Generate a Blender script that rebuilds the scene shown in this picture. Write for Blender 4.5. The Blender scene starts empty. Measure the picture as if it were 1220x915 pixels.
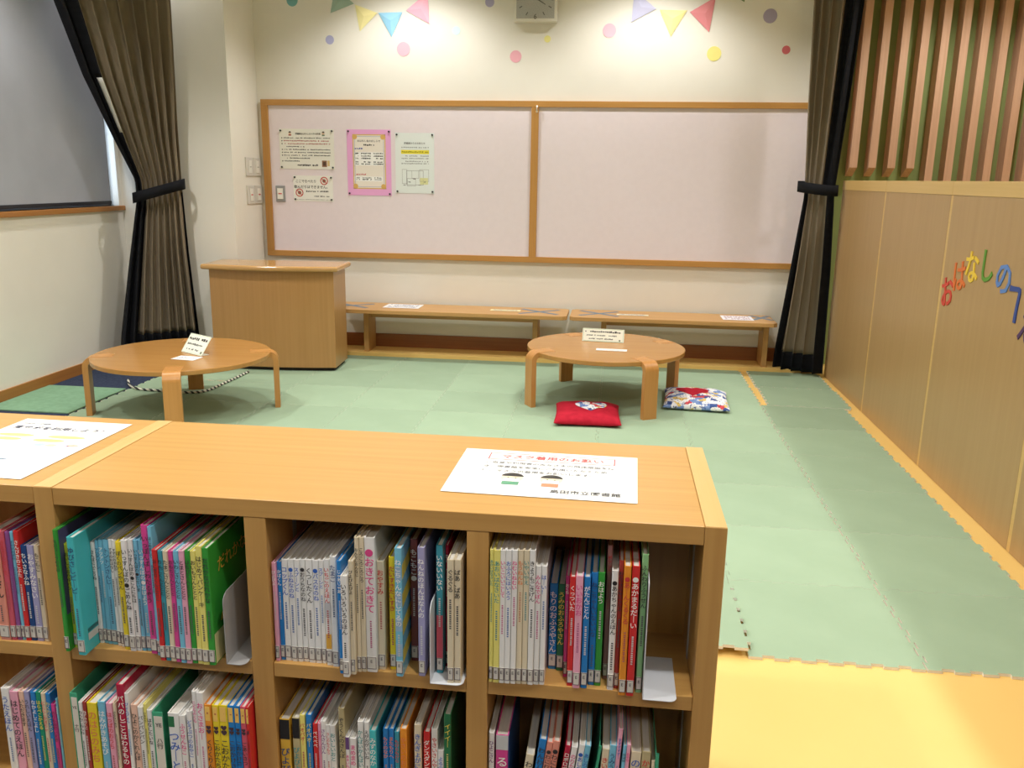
import bpy, bmesh, math, random
from mathutils import Vector, Matrix
random.seed(7)
S = bpy.context.scene
C = S.collection
R = math.radians

# ---------------------------------------------------------------- camera, world, exposure
cam = bpy.data.cameras.new('camera'); cam_o = bpy.data.objects.new('camera', cam); C.objects.link(cam_o)
FPX, YAW, PITCH, ROLL, CAMH = 1027.62, 0.1150, 0.2348, 0.0163, 1.2
cam.sensor_fit = 'HORIZONTAL'; cam.sensor_width = 36.0; cam.lens = FPX / 1220 * 36.0
cam.clip_start = 0.02; cam.clip_end = 60
_f = Vector((-math.sin(YAW) * math.cos(PITCH), math.cos(YAW) * math.cos(PITCH), -math.sin(PITCH)))
_r = Vector((math.cos(YAW), math.sin(YAW), 0)); _u = _r.cross(_f)
_r2 = _r * math.cos(ROLL) + _u * math.sin(ROLL); _u2 = -_r * math.sin(ROLL) + _u * math.cos(ROLL)
_m = Matrix((_r2, _u2, -_f)).transposed().to_4x4(); _m.translation = (0, 0, CAMH)
cam_o.matrix_world = _m
S.camera = cam_o
W = bpy.data.worlds.new('daylight'); S.world = W; W.use_nodes = True
W.node_tree.nodes['Background'].inputs[0].default_value = (0.62, 0.79, 1.0, 1)
W.node_tree.nodes['Background'].inputs[1].default_value = 4.0
S.view_settings.view_transform = 'Standard'; S.view_settings.look = 'None'
S.view_settings.gamma = 1.0; S.view_settings.use_curve_mapping = False
S.view_settings.exposure = 0.12

CEIL = 2.7
LAMP_COL = (1.0, 0.98, 0.95)
SPOT_W = 62.0
FILL_W = 2.0
def spot(x, y, power, size=126, blend=0.55, radius=0.055):
    l = bpy.data.lights.new('downlight_beam', 'SPOT'); l.energy = power; l.color = LAMP_COL
    l.spot_size = R(size); l.spot_blend = blend; l.shadow_soft_size = radius
    o = bpy.data.objects.new('downlight_beam', l); C.objects.link(o); o.location = (x, y, CEIL - 0.02)
    return o
DOWN = []
for gx in (-2.75, -1.32, 0.16):
    for gy, k in ((5.25, 1.05), (3.75, 1.0), (2.2, 1.0), (0.74, 1.2)):
        DOWN.append((gx, gy, SPOT_W * k * (1.0 if gx > -2 else 0.25 if gy > 5 else 1.35)))
for gy in (5.1, 3.7, 2.3, 0.9):
    DOWN.append((1.98, gy, SPOT_W * 0.9))
for d in DOWN: spot(*d)
FILL_PANELS = [(-1.0, -1.2), (0.9, -1.2)]
for px, py in FILL_PANELS:                       # unseen fill lights added at the ceiling behind the camera
    l = bpy.data.lights.new('fill_panel_light', 'AREA'); l.energy = FILL_W; l.color = (1.0, 0.95, 0.86)
    l.shape = 'RECTANGLE'; l.size = 1.2; l.size_y = 0.6
    o = bpy.data.objects.new('fill_panel_light', l); C.objects.link(o); o.location = (px, py, CEIL - 0.03)

# ---------------------------------------------------------------- materials
def lin(c):
    return tuple(((v / 255) / 12.92 if v / 255 <= 0.04045 else ((v / 255 + 0.055) / 1.055) ** 2.4) for v in c)
_mc = {}
def flat(rgb, rough=0.6, name=None, spec=0.5):
    k = (tuple(rgb), rough, spec)
    if k in _mc: return _mc[k]
    m = bpy.data.materials.new(name or 'paint_%d_%d_%d' % tuple(rgb)); m.use_nodes = True
    b = m.node_tree.nodes['Principled BSDF']
    b.inputs['Base Color'].default_value = lin(rgb) + (1,); b.inputs['Roughness'].default_value = rough
    b.inputs['Specular IOR Level'].default_value = spec
    _mc[k] = m
    return m
def noisy(name, c1, c2, scale=(8, 8, 8), rough=0.7, bump=0.0, bscale=120, detail=4, lo=0.35, hi=0.65, spec=0.5, obinfo=0.0):
    m = bpy.data.materials.new(name); m.use_nodes = True; nt = m.node_tree; N = nt.nodes; L = nt.links
    b = N['Principled BSDF']; b.inputs['Roughness'].default_value = rough; b.inputs['Specular IOR Level'].default_value = spec
    tc = N.new('ShaderNodeTexCoord'); mp = N.new('ShaderNodeMapping'); mp.inputs['Scale'].default_value = scale
    L.new(tc.outputs['Object'], mp.inputs['Vector'])
    nz = N.new('ShaderNodeTexNoise'); nz.inputs['Scale'].default_value = 1.0; nz.inputs['Detail'].default_value = detail
    L.new(mp.outputs['Vector'], nz.inputs['Vector'])
    cr = N.new('ShaderNodeValToRGB'); cr.color_ramp.elements[0].position = lo; cr.color_ramp.elements[1].position = hi
    cr.color_ramp.elements[0].color = lin(c1) + (1,); cr.color_ramp.elements[1].color = lin(c2) + (1,)
    L.new(nz.outputs['Fac'], cr.inputs['Fac']); L.new(cr.outputs['Color'], b.inputs['Base Color'])
    if bump:
        n2 = N.new('ShaderNodeTexNoise'); n2.inputs['Scale'].default_value = bscale; n2.inputs['Detail'].default_value = 2
        L.new(tc.outputs['Object'], n2.inputs['Vector'])
        bp = N.new('ShaderNodeBump'); bp.inputs['Strength'].default_value = bump; bp.inputs['Distance'].default_value = 0.002
        L.new(n2.outputs['Fac'], bp.inputs['Height']); L.new(bp.outputs['Normal'], b.inputs['Normal'])
    return m
def wood(name, c1, c2, axis='x', rough=0.35, fine=70, spec=0.5):
    sc = {'x': (1.6, fine, fine), 'y': (fine, 1.6, fine), 'z': (fine, fine, 1.6)}[axis]
    return noisy(name, c1, c2, sc, rough, 0, detail=5, lo=0.25, hi=0.75, spec=spec)

OAK1, OAK2 = (188, 142, 77), (203, 158, 91)
M_oak_x = wood('oak_veneer_lengthwise', OAK1, OAK2, 'x', 0.32)
M_oak_y = wood('oak_veneer_crosswise', OAK1, OAK2, 'y', 0.32)
M_oak_z = wood('oak_veneer_upright', OAK1, OAK2, 'z', 0.38)
M_edge_y = wood('oak_solid_edging', (206, 168, 104), (216, 179, 117), 'y', 0.32)
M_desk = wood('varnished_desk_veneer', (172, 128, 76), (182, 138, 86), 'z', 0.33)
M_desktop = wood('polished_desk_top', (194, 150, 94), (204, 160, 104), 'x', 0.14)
M_table = wood('honey_table_veneer', (170, 121, 62), (181, 132, 71), 'x', 0.22, 45)
M_tleg = wood('bent_laminated_wood', (184, 128, 66), (198, 142, 80), 'z', 0.3)
M_bench = wood('bench_wood', (188, 142, 86), (204, 158, 100), 'x', 0.4)
M_part = wood('partition_veneer', (176, 142, 96), (183, 149, 103), 'z', 0.36, 40)
M_prail = wood('partition_rail_wood', (208, 172, 106), (216, 180, 116), 'y', 0.36)
M_frame = wood('pinboard_frame_wood', (184, 132, 66), (196, 146, 80), 'x', 0.42)
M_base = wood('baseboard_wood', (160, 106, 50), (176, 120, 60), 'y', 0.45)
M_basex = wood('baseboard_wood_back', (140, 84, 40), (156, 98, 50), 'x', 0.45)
M_slat = wood('cedar_slat', (206, 164, 134), (224, 184, 154), 'z', 0.6, 60)
M_wall = noisy('cream_wallpaper', (232, 228, 218), (236, 232, 222), (3, 3, 3), 0.85, 0.06, 260, spec=0.2)
M_ceil = flat((240, 236, 226), 0.9, 'ceiling_white', 0.2)
M_floor = noisy('amber_linoleum', (238, 198, 116), (242, 203, 122), (2, 2, 2), 0.5, 0.02, 200)
M_navy = noisy('navy_carpet', (48, 56, 76), (60, 68, 88), (60, 60, 60), 0.95, 0.3, 400, spec=0.1)
M_mat = noisy('green_foam', (154, 177, 149), (159, 182, 154), (5, 5, 5), 0.8, 0.12, 500, spec=0.25)
def nap(m):
    N = m.node_tree.nodes; L = m.node_tree.links; b = N['Principled BSDF']; src = b.inputs['Base Color'].links[0].from_socket
    oi = N.new('ShaderNodeObjectInfo'); mr = N.new('ShaderNodeMapRange'); mr.inputs['To Min'].default_value = 0.93; mr.inputs['To Max'].default_value = 1.05
    hs = N.new('ShaderNodeHueSaturation'); L.new(oi.outputs['Random'], mr.inputs['Value']); L.new(mr.outputs[0], hs.inputs['Value']); L.new(src, hs.inputs['Color']); L.new(hs.outputs[0], b.inputs['Base Color'])
nap(M_mat)
M_matside = flat((232, 230, 220), 0.8, 'foam_edge')
M_carpetgreen = noisy('green_carpet_tile', (122, 158, 128), (131, 167, 137), (40, 40, 40), 0.95, 0.2, 400, spec=0.1)
M_felt = noisy('lilac_felt', (233, 221, 226), (235, 223, 228), (30, 30, 30), 0.9, 0.08, 500, spec=0.15)
M_curt = noisy('olive_brown_curtain', (126, 113, 95), (136, 123, 104), (40, 40, 2), 0.8, 0.1, 300, spec=0.25)
M_black = noisy('black_curtain_border', (16, 17, 22), (22, 23, 28), (6, 6, 40), 0.8, 0.1, 300, spec=0.2)
M_green = flat((136, 152, 92), 0.8, 'moss_green_wall')
M_blind = noisy('grey_blind_fabric', (164, 168, 180), (170, 174, 186), (4, 4, 4), 0.8, 0.05, 400)
M_metal = noisy('grey_steel', (168, 168, 168), (176, 176, 176), (9, 9, 9), 0.35)
M_wmetal = flat((222, 226, 232), 0.35, 'white_enamelled_steel')
M_plastic = flat((238, 236, 228), 0.4, 'white_plastic')
M_paper = flat((246, 246, 242), 0.5, 'white_paper')
M_page = noisy('page_edges', (206, 202, 192), (226, 222, 212), (90, 3, 3), 0.8)
M_aluf = flat((120, 118, 112), 0.4, 'window_frame_metal')
def mat_cover():
    m = bpy.data.materials.new('laminated_book_cover'); m.use_nodes = True; N = m.node_tree.nodes; L = m.node_tree.links
    b = N['Principled BSDF']; oi = N.new('ShaderNodeObjectInfo'); L.new(oi.outputs['Color'], b.inputs['Base Color'])
    b.inputs['Roughness'].default_value = 0.22
    return m
M_cover = mat_cover()
def mat_glass():
    m = bpy.data.materials.new('window_glass'); m.use_nodes = True; N = m.node_tree.nodes; L = m.node_tree.links
    out = N['Material Output']; t = N.new('ShaderNodeBsdfTransparent'); g = N.new('ShaderNodeBsdfGlossy'); g.inputs['Roughness'].default_value = 0.02
    mx = N.new('ShaderNodeMixShader'); mx.inputs[0].default_value = 0.08
    L.new(t.outputs[0], mx.inputs[1]); L.new(g.outputs[0], mx.inputs[2]); L.new(mx.outputs[0], out.inputs['Surface'])
    return m
M_glass = mat_glass()
def mat_translucent_green():
    m = bpy.data.materials.new('green_acrylic'); m.use_nodes = True
    b = m.node_tree.nodes['Principled BSDF']; b.inputs['Base Color'].default_value = lin((70, 170, 130)) + (1,)
    b.inputs['Roughness'].default_value = 0.2
    return m
M_acryl = mat_translucent_green()
def mat_lamp():
    m = bpy.data.materials.new('lamp_glow'); m.use_nodes = True; N = m.node_tree.nodes
    b = N['Principled BSDF']; b.inputs['Emission Color'].default_value = LAMP_COL + (1,); b.inputs['Emission Strength'].default_value = 6.0
    return m
M_lamp = mat_lamp()
def mat_patch():
    m = bpy.data.materials.new('patchwork_print'); m.use_nodes = True; N = m.node_tree.nodes; L = m.node_tree.links
    b = N['Principled BSDF']; b.inputs['Roughness'].default_value = 0.85
    tc = N.new('ShaderNodeTexCoord')
    v = N.new('ShaderNodeTexVoronoi'); v.inputs['Scale'].default_value = 30; v.distance = 'CHEBYCHEV'
    L.new(tc.outputs['Object'], v.inputs['Vector'])
    sp = N.new('ShaderNodeSeparateColor'); L.new(v.outputs['Color'], sp.inputs[0])
    cr = N.new('ShaderNodeValToRGB'); cr.color_ramp.interpolation = 'CONSTANT'
    cols = [(0.0, (238, 238, 240)), (0.42, (120, 150, 205)), (0.55, (232, 232, 238)), (0.68, (56, 84, 150)), (0.76, (205, 70, 80)), (0.84, (240, 240, 240)), (0.93, (226, 196, 110))]
    e = cr.color_ramp.elements
    e[0].position = 0; e[0].color = lin(cols[0][1]) + (1,); e[1].position = cols[1][0]; e[1].color = lin(cols[1][1]) + (1,)
    for p, c_ in cols[2:]:
        q = e.new(p); q.color = lin(c_) + (1,)
    L.new(sp.outputs[0], cr.inputs['Fac'])
    n2 = N.new('ShaderNodeTexNoise'); n2.inputs['Scale'].default_value = 90; L.new(tc.outputs['Object'], n2.inputs['Vector'])
    cr2 = N.new('ShaderNodeValToRGB'); cr2.color_ramp.elements[0].position = 0.36; cr2.color_ramp.elements[1].position = 0.42
    cr2.color_ramp.elements[0].color = lin((70, 96, 170)) + (1,); cr2.color_ramp.elements[1].color = (1, 1, 1, 1)
    L.new(n2.outputs['Fac'], cr2.inputs['Fac'])
    mx = N.new('ShaderNodeMix'); mx.data_type = 'RGBA'; mx.blend_type = 'MULTIPLY'; mx.inputs[0].default_value = 1
    L.new(cr.outputs['Color'], mx.inputs[6]); L.new(cr2.outputs['Color'], mx.inputs[7]); L.new(mx.outputs[2], b.inputs['Base Color'])
    return m
M_patch = mat_patch()
def mat_rope():
    m = bpy.data.materials.new('striped_cord'); m.use_nodes = True; N = m.node_tree.nodes; L = m.node_tree.links
    b = N['Principled BSDF']; b.inputs['Roughness'].default_value = 0.6
    tc = N.new('ShaderNodeTexCoord'); w = N.new('ShaderNodeTexWave'); w.inputs['Scale'].default_value = 16; w.bands_direction = 'DIAGONAL'
    L.new(tc.outputs['Object'], w.inputs['Vector'])
    cr = N.new('ShaderNodeValToRGB'); cr.color_ramp.interpolation = 'CONSTANT'
    cr.color_ramp.elements[0].color = lin((40, 40, 44)) + (1,); cr.color_ramp.elements[1].position = 0.45; cr.color_ramp.elements[1].color = lin((230, 228, 214)) + (1,)
    L.new(w.outputs['Fac'], cr.inputs['Fac']); L.new(cr.outputs['Color'], b.inputs['Base Color'])
    return m
M_rope = mat_rope()

# ---------------------------------------------------------------- builders
OFF = {}
def tag(o, label=None, cat=None, group=None, kind=None):
    if label: o['label'] = label
    if cat: o['category'] = cat
    if group: o['group'] = group
    if kind: o['kind'] = kind
    return o
def thing(name, loc, label, cat, group=None, rz=0.0, kind=None):
    o = bpy.data.objects.new(name, None); C.objects.link(o); o.empty_display_size = 0.05
    o.location = loc; o.rotation_euler = (0, 0, rz)
    OFF[o.name] = Vector(loc)
    return tag(o, label, cat, group, kind)
def link(name, mesh, mats, parent=None, smooth=False, color=None):
    o = bpy.data.objects.new(name, mesh); C.objects.link(o)
    for m in (mats if isinstance(mats, (list, tuple)) else [mats]):
        if m.name not in [x.name for x in mesh.materials if x]: mesh.materials.append(m)
    if parent:
        o.parent = parent; OFF[o.name] = OFF.get(parent.name, Vector((0, 0, 0)))
    if smooth:
        for p in mesh.polygons: p.use_smooth = True
    if color: o.color = lin(color) + (1,)
    return o
class MB:
    """collects shapes in world coordinates (or local, when local=True at build) into one mesh"""
    def __init__(s): s.bm = bmesh.new()
    def box(s, x0, x1, y0, y1, z0, z1, bevel=0.0, seg=2, rz=0.0):
        t = bmesh.new(); bmesh.ops.create_cube(t, size=1)
        M = Matrix.Translation(((x0 + x1) / 2, (y0 + y1) / 2, (z0 + z1) / 2)) @ Matrix.Rotation(rz, 4, 'Z') @ Matrix.Diagonal((abs(x1 - x0), abs(y1 - y0), abs(z1 - z0), 1))
        bmesh.ops.transform(t, matrix=M, verts=t.verts)
        if bevel: bmesh.ops.bevel(t, geom=list(t.edges), offset=bevel, segments=seg, affect='EDGES', profile=0.5)
        s.add(t); return s
    def add(s, t):
        me = bpy.data.meshes.new('tmp'); t.to_mesh(me); t.free(); s.bm.from_mesh(me); bpy.data.meshes.remove(me)
    def prism(s, pts, z0, z1, bevel=0.0, seg=2):
        """pts: xy outline, counter-clockwise"""
        t = bmesh.new(); vs = [t.verts.new((p[0], p[1], z0)) for p in pts]; f = t.faces.new(vs)
        r = bmesh.ops.extrude_face_region(t, geom=[f]); up = [v for v in r['geom'] if isinstance(v, bmesh.types.BMVert)]
        bmesh.ops.translate(t, vec=(0, 0, z1 - z0), verts=up); bmesh.ops.recalc_face_normals(t, faces=t.faces)
        if bevel:
            ed = [e for e in t.edges if abs(e.verts[0].co.z - e.verts[1].co.z) < 1e-6]
            bmesh.ops.bevel(t, geom=ed, offset=bevel, segments=seg, affect='EDGES', profile=0.5)
        s.add(t); return s
    def sweep(s, pts, rad, n=8, close=False):
        t = bmesh.new(); rings = []
        for i, p in enumerate(pts):
            p = Vector(p); a = Vector(pts[max(i - 1, 0)]); b = Vector(pts[min(i + 1, len(pts) - 1)])
            d = (b - a).normalized(); q = d.to_track_quat('Z', 'Y')
            rings.append([t.verts.new(p + q @ Vector((rad * math.cos(2 * math.pi * k / n), rad * math.sin(2 * math.pi * k / n), 0))) for k in range(n)])
        for a, b in zip(rings[:-1], rings[1:]):
            for k in range(n): t.faces.new((a[k], a[(k + 1) % n], b[(k + 1) % n], b[k]))
        t.faces.new(rings[0][::-1]); t.faces.new(rings[-1])
        s.add(t); return s
    def raw(s, verts, faces):
        vs = [s.bm.verts.new(v) for v in verts]
        for f in faces: s.bm.faces.new([vs[i] for i in f])
        return s
    def build(s, name, mats, parent=None, local=False, smooth=False, color=None):
        me = bpy.data.meshes.new(name)
        if parent and not local: bmesh.ops.translate(s.bm, vec=-OFF[parent.name], verts=s.bm.verts)
        s.bm.to_mesh(me); s.bm.free()
        return link(name, me, mats, parent, smooth, color)
def box(name, mat, parent, *a, **k):
    loc = k.pop('local', False)
    return MB().box(*a, **k).build(name, mat, parent, loc)

_tc = {}
def glyphs(body, space_line=1.0, bold=0.0):
    """mesh data (verts 2d, faces) of a text block, height of one em = 1, centred on its bounding box"""
    k = (body, space_line, bold)
    if k in _tc: return _tc[k]
    cu = bpy.data.curves.new('t', 'FONT'); cu.body = body; cu.resolution_u = 2; cu.space_line = space_line; cu.offset = bold
    cu.align_x = 'CENTER'
    o = bpy.data.objects.new('t', cu); me = bpy.data.meshes.new_from_object(o)
    vs = [(v.co.x, v.co.y) for v in me.vertices]; fs = [tuple(p.vertices) for p in me.polygons]
    bpy.data.objects.remove(o); bpy.data.curves.remove(cu); bpy.data.meshes.remove(me)
    if vs:
        x0, x1 = min(v[0] for v in vs), max(v[0] for v in vs); y0, y1 = min(v[1] for v in vs), max(v[1] for v in vs)
        cx, cy = (x0 + x1) / 2, (y0 + y1) / 2
        vs = [(v[0] - cx, v[1] - cy) for v in vs]; ext = (x1 - x0, y1 - y0)
    else: ext = (1, 1)
    _tc[k] = (vs, fs, ext)
    return _tc[k]
class Sheet:
    """flat print laid on a surface: origin O, axes U (reading direction) and V (up), N = outward normal"""
    def __init__(s, O, U, V, parent, local=False):
        s.O, s.U, s.V = Vector(O), Vector(U).normalized(), Vector(V).normalized(); s.N = s.U.cross(s.V); s.p = parent; s.g = {}; s.local = local
    def _put(s, part, rgb, pts, faces, layer):
        vs, fs = s.g.setdefault((part, tuple(rgb)), ([], [])); b = len(vs)
        for (u, v) in pts: vs.append(s.O + s.U * u + s.V * v + s.N * (0.00025 * layer))
        for f in faces: fs.append([b + i for i in f])
    def rect(s, part, rgb, u0, v0, u1, v1, layer=1): s._put(part, rgb, [(u0, v0), (u1, v0), (u1, v1), (u0, v1)], [(0, 1, 2, 3)], layer)
    def poly(s, part, rgb, pts, layer=1): s._put(part, rgb, pts, [tuple(range(len(pts)))], layer)
    def disc(s, part, rgb, u, v, ru, rv=None, layer=1, a0=0, a1=360, n=20):
        rv = rv or ru
        pts = [(u + ru * math.cos(R(a0 + (a1 - a0) * k / n)), v + rv * math.sin(R(a0 + (a1 - a0) * k / n))) for k in range(n + (0 if a1 - a0 == 360 else 1))]
        s.poly(part, rgb, pts, layer)
    def ring(s, part, rgb, u, v, r, w, layer=1, n=24):
        p = []; f = []
        for k in range(n):
            a = 2 * math.pi * k / n; p += [(u + r * math.cos(a), v + r * math.sin(a)), (u + (r - w) * math.cos(a), v + (r - w) * math.sin(a))]
            j = (k + 1) % n; f.append((2 * k, 2 * j, 2 * j + 1, 2 * k + 1))
        s._put(part, rgb, p, f, layer)
    def frame(s, part, rgb, u0, v0, u1, v1, w, layer=1):
        for a in ((u0, v0, u1, v0 + w), (u0, v1 - w, u1, v1), (u0, v0, u0 + w, v1), (u1 - w, v0, u1, v1)): s.rect(part, rgb, *a, layer=layer)
    def text(s, part, rgb, body, u, v, size=None, width=None, height=None, rot=0, layer=2, space=1.0, sx=1.0, bold=0.012):
        vs, fs, ext = glyphs(body, space, bold)
        k = size or 1
        if width: k = width / ext[0]
        if height: k = min(k, height / ext[1]) if width else height / ext[1]
        ca, sa = math.cos(rot), math.sin(rot)
        s._put(part, rgb, [(u + k * (x * sx * ca - y * sa), v + k * (x * sx * sa + y * ca)) for x, y in vs], fs, layer)
    def dashes(s, part, rgb, u0, u1, v, h, seed=0, layer=1, gap=0.25):
        """a line of print too small to read in the photograph"""
        rn = random.Random(seed); u = u0
        while u < u1:
            w = h * rn.uniform(0.5, 1.0)
            if rn.random() > gap * 0.5: s.rect(part, rgb, u, v + h * rn.uniform(0, .25), min(u + w, u1), v + h * rn.uniform(.65, 1), layer)
            u += w + h * rn.uniform(0.12, 0.3)
    def build(s, parent=None, rough=0.6):
        out = []
        for (part, rgb), (vs, fs) in s.g.items():
            me = bpy.data.meshes.new(part); off = Vector((0, 0, 0)) if s.local else OFF[s.p.name]
            me.from_pydata([v - off for v in vs], [], fs); me.update()
            o = link(part, me, flat(rgb, rough), parent or s.p); out.append(o)
            if part in ('printed_text', 'border', 'picture'): o['kind'] = 'stuff'
        return out

# ---------------------------------------------------------------- the setting
XL, XR, YB = -3.177, 1.357, 5.815
XCOL, YCOL = -2.42, 5.367
def struct(name, mat, *boxes):
    mb = MB()
    for b in boxes: mb.box(*b)
    return tag(mb.build(name, mat), kind='structure')
struct('floor', M_floor, (XL - 0.3, 3.6, -3.2, 6.3, -0.1, 0.0))
struct('floor_bounce_cut', noisy('grey_bounce_cut', (92, 94, 98), (108, 110, 114), (60, 60, 60), 0.95, 0.2, 400, spec=0.1), (XL, XR, -3.2, 1.15, 0.0, 0.003))  # unseen grey strip, added to cut orange floor bounce into the bookshelf
struct('ceiling', M_ceil, (XL - 0.3, 3.6, -3.2, 6.3, CEIL, CEIL + 0.1))
struct('wall_back', M_wall, (XCOL - 0.4, 1.30, YB, 6.2, 0.0, CEIL))
struct('wall_column', M_wall, (XL - 0.12, XCOL, YCOL, 6.2, 0.0, CEIL))
struct('wall_behind_camera', flat((96, 74, 52), 0.7), (XL - 0.3, 3.6, -3.3, -3.2, 0, CEIL))  # unseen rear wall, coloured dark to keep bounce light out of the shelf bays
struct('wall_far_right', M_wall, (3.5, 3.6, -3.2, 6.2, 0, CEIL))
# left wall with its window opening
WZ0, WZ1, WY0, WY1 = 0.985, 2.42, 2.6, 5.325
struct('wall_left', M_wall, (XL - 0.12, XL, -3.2, YCOL, 0, WZ0), (XL - 0.12, XL, -3.2, YCOL, WZ1, CEIL), (XL - 0.12, XL, -3.2, WY0, WZ0, WZ1), (XL - 0.12, XL, WY1, YCOL, WZ0, WZ1))
# window: frame, sill, pane
w = thing('window_1', (XL - 0.06, (WY0 + WY1) / 2, WZ0), None, None, kind='structure')
fm = MB(); t_ = 0.022
fm.box(XL - 0.10, XL - 0.055, WY0, WY1, WZ0, WZ0 + t_); fm.box(XL - 0.10, XL - 0.055, WY0, WY1, WZ1 - t_, WZ1)
for yy in (WY0, (WY0 + WY1) / 2, WY1 - t_): fm.box(XL - 0.10, XL - 0.055, yy, yy + t_, WZ0, WZ1)
fm.build('window_frame', M_aluf, w)
box('pane', M_glass, w, XL - 0.082, XL - 0.078, WY0 + t_, WY1 - t_, WZ0 + t_, WZ1 - t_)
box('window_sill', M_base, w, XL - 0.10, XL + 0.018, WY0 - 0.03, YCOL - 0.002, WZ0 - 0.030, WZ0, bevel=0.003)
# roller blind hanging in the opening
b = thing('roller_blind', (XL - 0.02, 4.0, WZ0 + 0.012), 'grey roller blind pulled down over the window beside the tied curtain', 'blind')
box('blind_fabric', M_blind, b, XL - 0.022, XL - 0.019, WY0 + 0.03, 5.262, WZ0 + 0.03, WZ1 - 0.03)
box('bottom_bar', flat((34, 34, 42), 0.4), b, XL - 0.028, XL - 0.012, WY0 + 0.03, 5.266, WZ0 + 0.012, WZ0 + 0.032, bevel=0.002)
MB().sweep([(XL - 0.03, WY0 + 0.03, WZ1 - 0.035), (XL - 0.03, 5.262, WZ1 - 0.035)], 0.026, 14).build('roller_tube', M_wmetal, b, smooth=True)
struct('baseboard_left', M_base, (XL, XL + 0.012, -3.2, YCOL, 0, 0.066))
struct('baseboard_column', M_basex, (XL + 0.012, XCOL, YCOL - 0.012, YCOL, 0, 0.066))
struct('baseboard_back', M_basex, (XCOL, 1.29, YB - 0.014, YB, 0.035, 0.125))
tag(MB().box(XCOL, 1.29, 5.585, YB, 0.0, 0.035, bevel=0.003).build('trim_1', M_floor), kind='structure')
# slatted wall beyond the partition
struct('wall_slatted', M_green, (1.30, 3.5, 5.95, 6.2, 0, CEIL))
ws = thing('trim_2', (1.3, 5.95, 1.0), None, None, kind='structure')
for k in range(-1, 17):
    x0 = 1.4545 + 0.1150 * k; x1 = x0 + 0.046
    if x0 < 1.31: x0 = 1.312
    if k < 4: zb = ((1.297, 1.243))
    else: zb = (0.6, 0.6)
    v = [(x0, 5.85, zb[0]), (x1, 5.85, zb[0]), (x1, 5.95, zb[1]), (x0, 5.95, zb[1]), (x0, 5.85, CEIL), (x1, 5.85, CEIL), (x1, 5.95, CEIL), (x0, 5.95, CEIL)]
    f = [(0, 3, 2, 1), (4, 5, 6, 7), (0, 1, 5, 4), (1, 2, 6, 5), (2, 3, 7, 6), (3, 0, 4, 7)]
    MB().raw(v, f).build('slat', M_slat, ws)
# low wooden partition along the right side
PZ = 1.215; PY1 = 5.56
pt = thing('wall_right', (XR + 0.04, 2.0, 0), None, None, kind='structure')
box('partition_core', M_part, pt, XR + 0.006, XR + 0.08, -3.19, PY1, 0.0, PZ - 0.002)
g = [PY1, 4.687, 3.782, 2.877, 1.972, 1.067, 0.162, -0.743, -1.65]
for i in range(len(g) - 1):
    y1 = g[i] - (0.0 if i == 0 else 0.012); y0 = g[i + 1] + 0.012
    box('panel', M_part, pt, XR, XR + 0.0065, y0, y1, 0.002, PZ - 0.056)
    if i: box('joint_strip', M_prail, pt, XR + 0.0005, XR + 0.0065, g[i] - 0.0115, g[i] + 0.0115, 0.002, PZ - 0.056)
for i in range(len(g) - 1):
    box('top_rail', M_prail, pt, XR - 0.002, XR + 0.084, g[i + 1] + 0.0006, g[i] - 0.0006, PZ - 0.0555, PZ, bevel=0.0015)
# rainbow lettering on the partition
LET = [('お', 3.70, .777, 12, (214, 70, 56)), ('は', 3.595, .850, 9, (226, 116, 52)), ('な', 3.487, .897, 5, (242, 206, 66)), ('し', 3.345, .912, 0, (92, 150, 50)),
       ('の', 3.205, .883, -12, (92, 134, 206)), ('へ', 3.090, .822, -48, (46, 74, 150)), ('や', 2.985, .735, -62, (74, 46, 96))]
for ch, y, z, a, col in LET:
    o = thing('wall_letter', (XR - 0.0005, y, z), '%s cut-out hiragana letter %s stuck on the wooden partition' % ({'お': 'red', 'は': 'orange', 'な': 'yellow', 'し': 'green', 'の': 'light blue', 'へ': 'dark blue', 'や': 'purple'}[ch], ch), 'letter', 'rainbow letters on the partition')
    vs, fs, ext = glyphs(ch, 1.0, 0.014); k = 0.135 if ch != 'へ' else 0.15
    t = bmesh.new(); ca, sa = math.cos(R(a)), math.sin(R(a))
    bv = []
    for (x, yv) in vs:
        u, v = k * (x * ca - yv * sa), k * (x * sa + yv * ca); bv.append(t.verts.new((XR - 0.0002, y - u, z + v)))
    fa = [t.faces.new([bv[i] for i in f]) for f in fs]
    r = bmesh.ops.extrude_face_region(t, geom=fa)
    bmesh.ops.translate(t, vec=(-0.003, 0, 0), verts=[q for q in r['geom'] if isinstance(q, bmesh.types.BMVert)])
    # bolder strokes, as the cut-outs in the photograph
    bmesh.ops.recalc_face_normals(t, faces=t.faces)
    mb = MB(); mb.add(t); mb.build('letter_face', flat(col, 0.5), o)
# navy carpet strip and green carpet tile on the left
struct('trim_3', M_navy, (XL + 0.012, -2.695, -1.0, 5.36, 0.0, 0.004))
tag(MB().box(XL + 0.016, -2.70, 3.905, 4.43, 0.0042, 0.012, bevel=0.002).build('carpet_tile', M_carpetgreen), 'loose green carpet square lying on the navy strip by the left wall', 'carpet')

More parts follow.
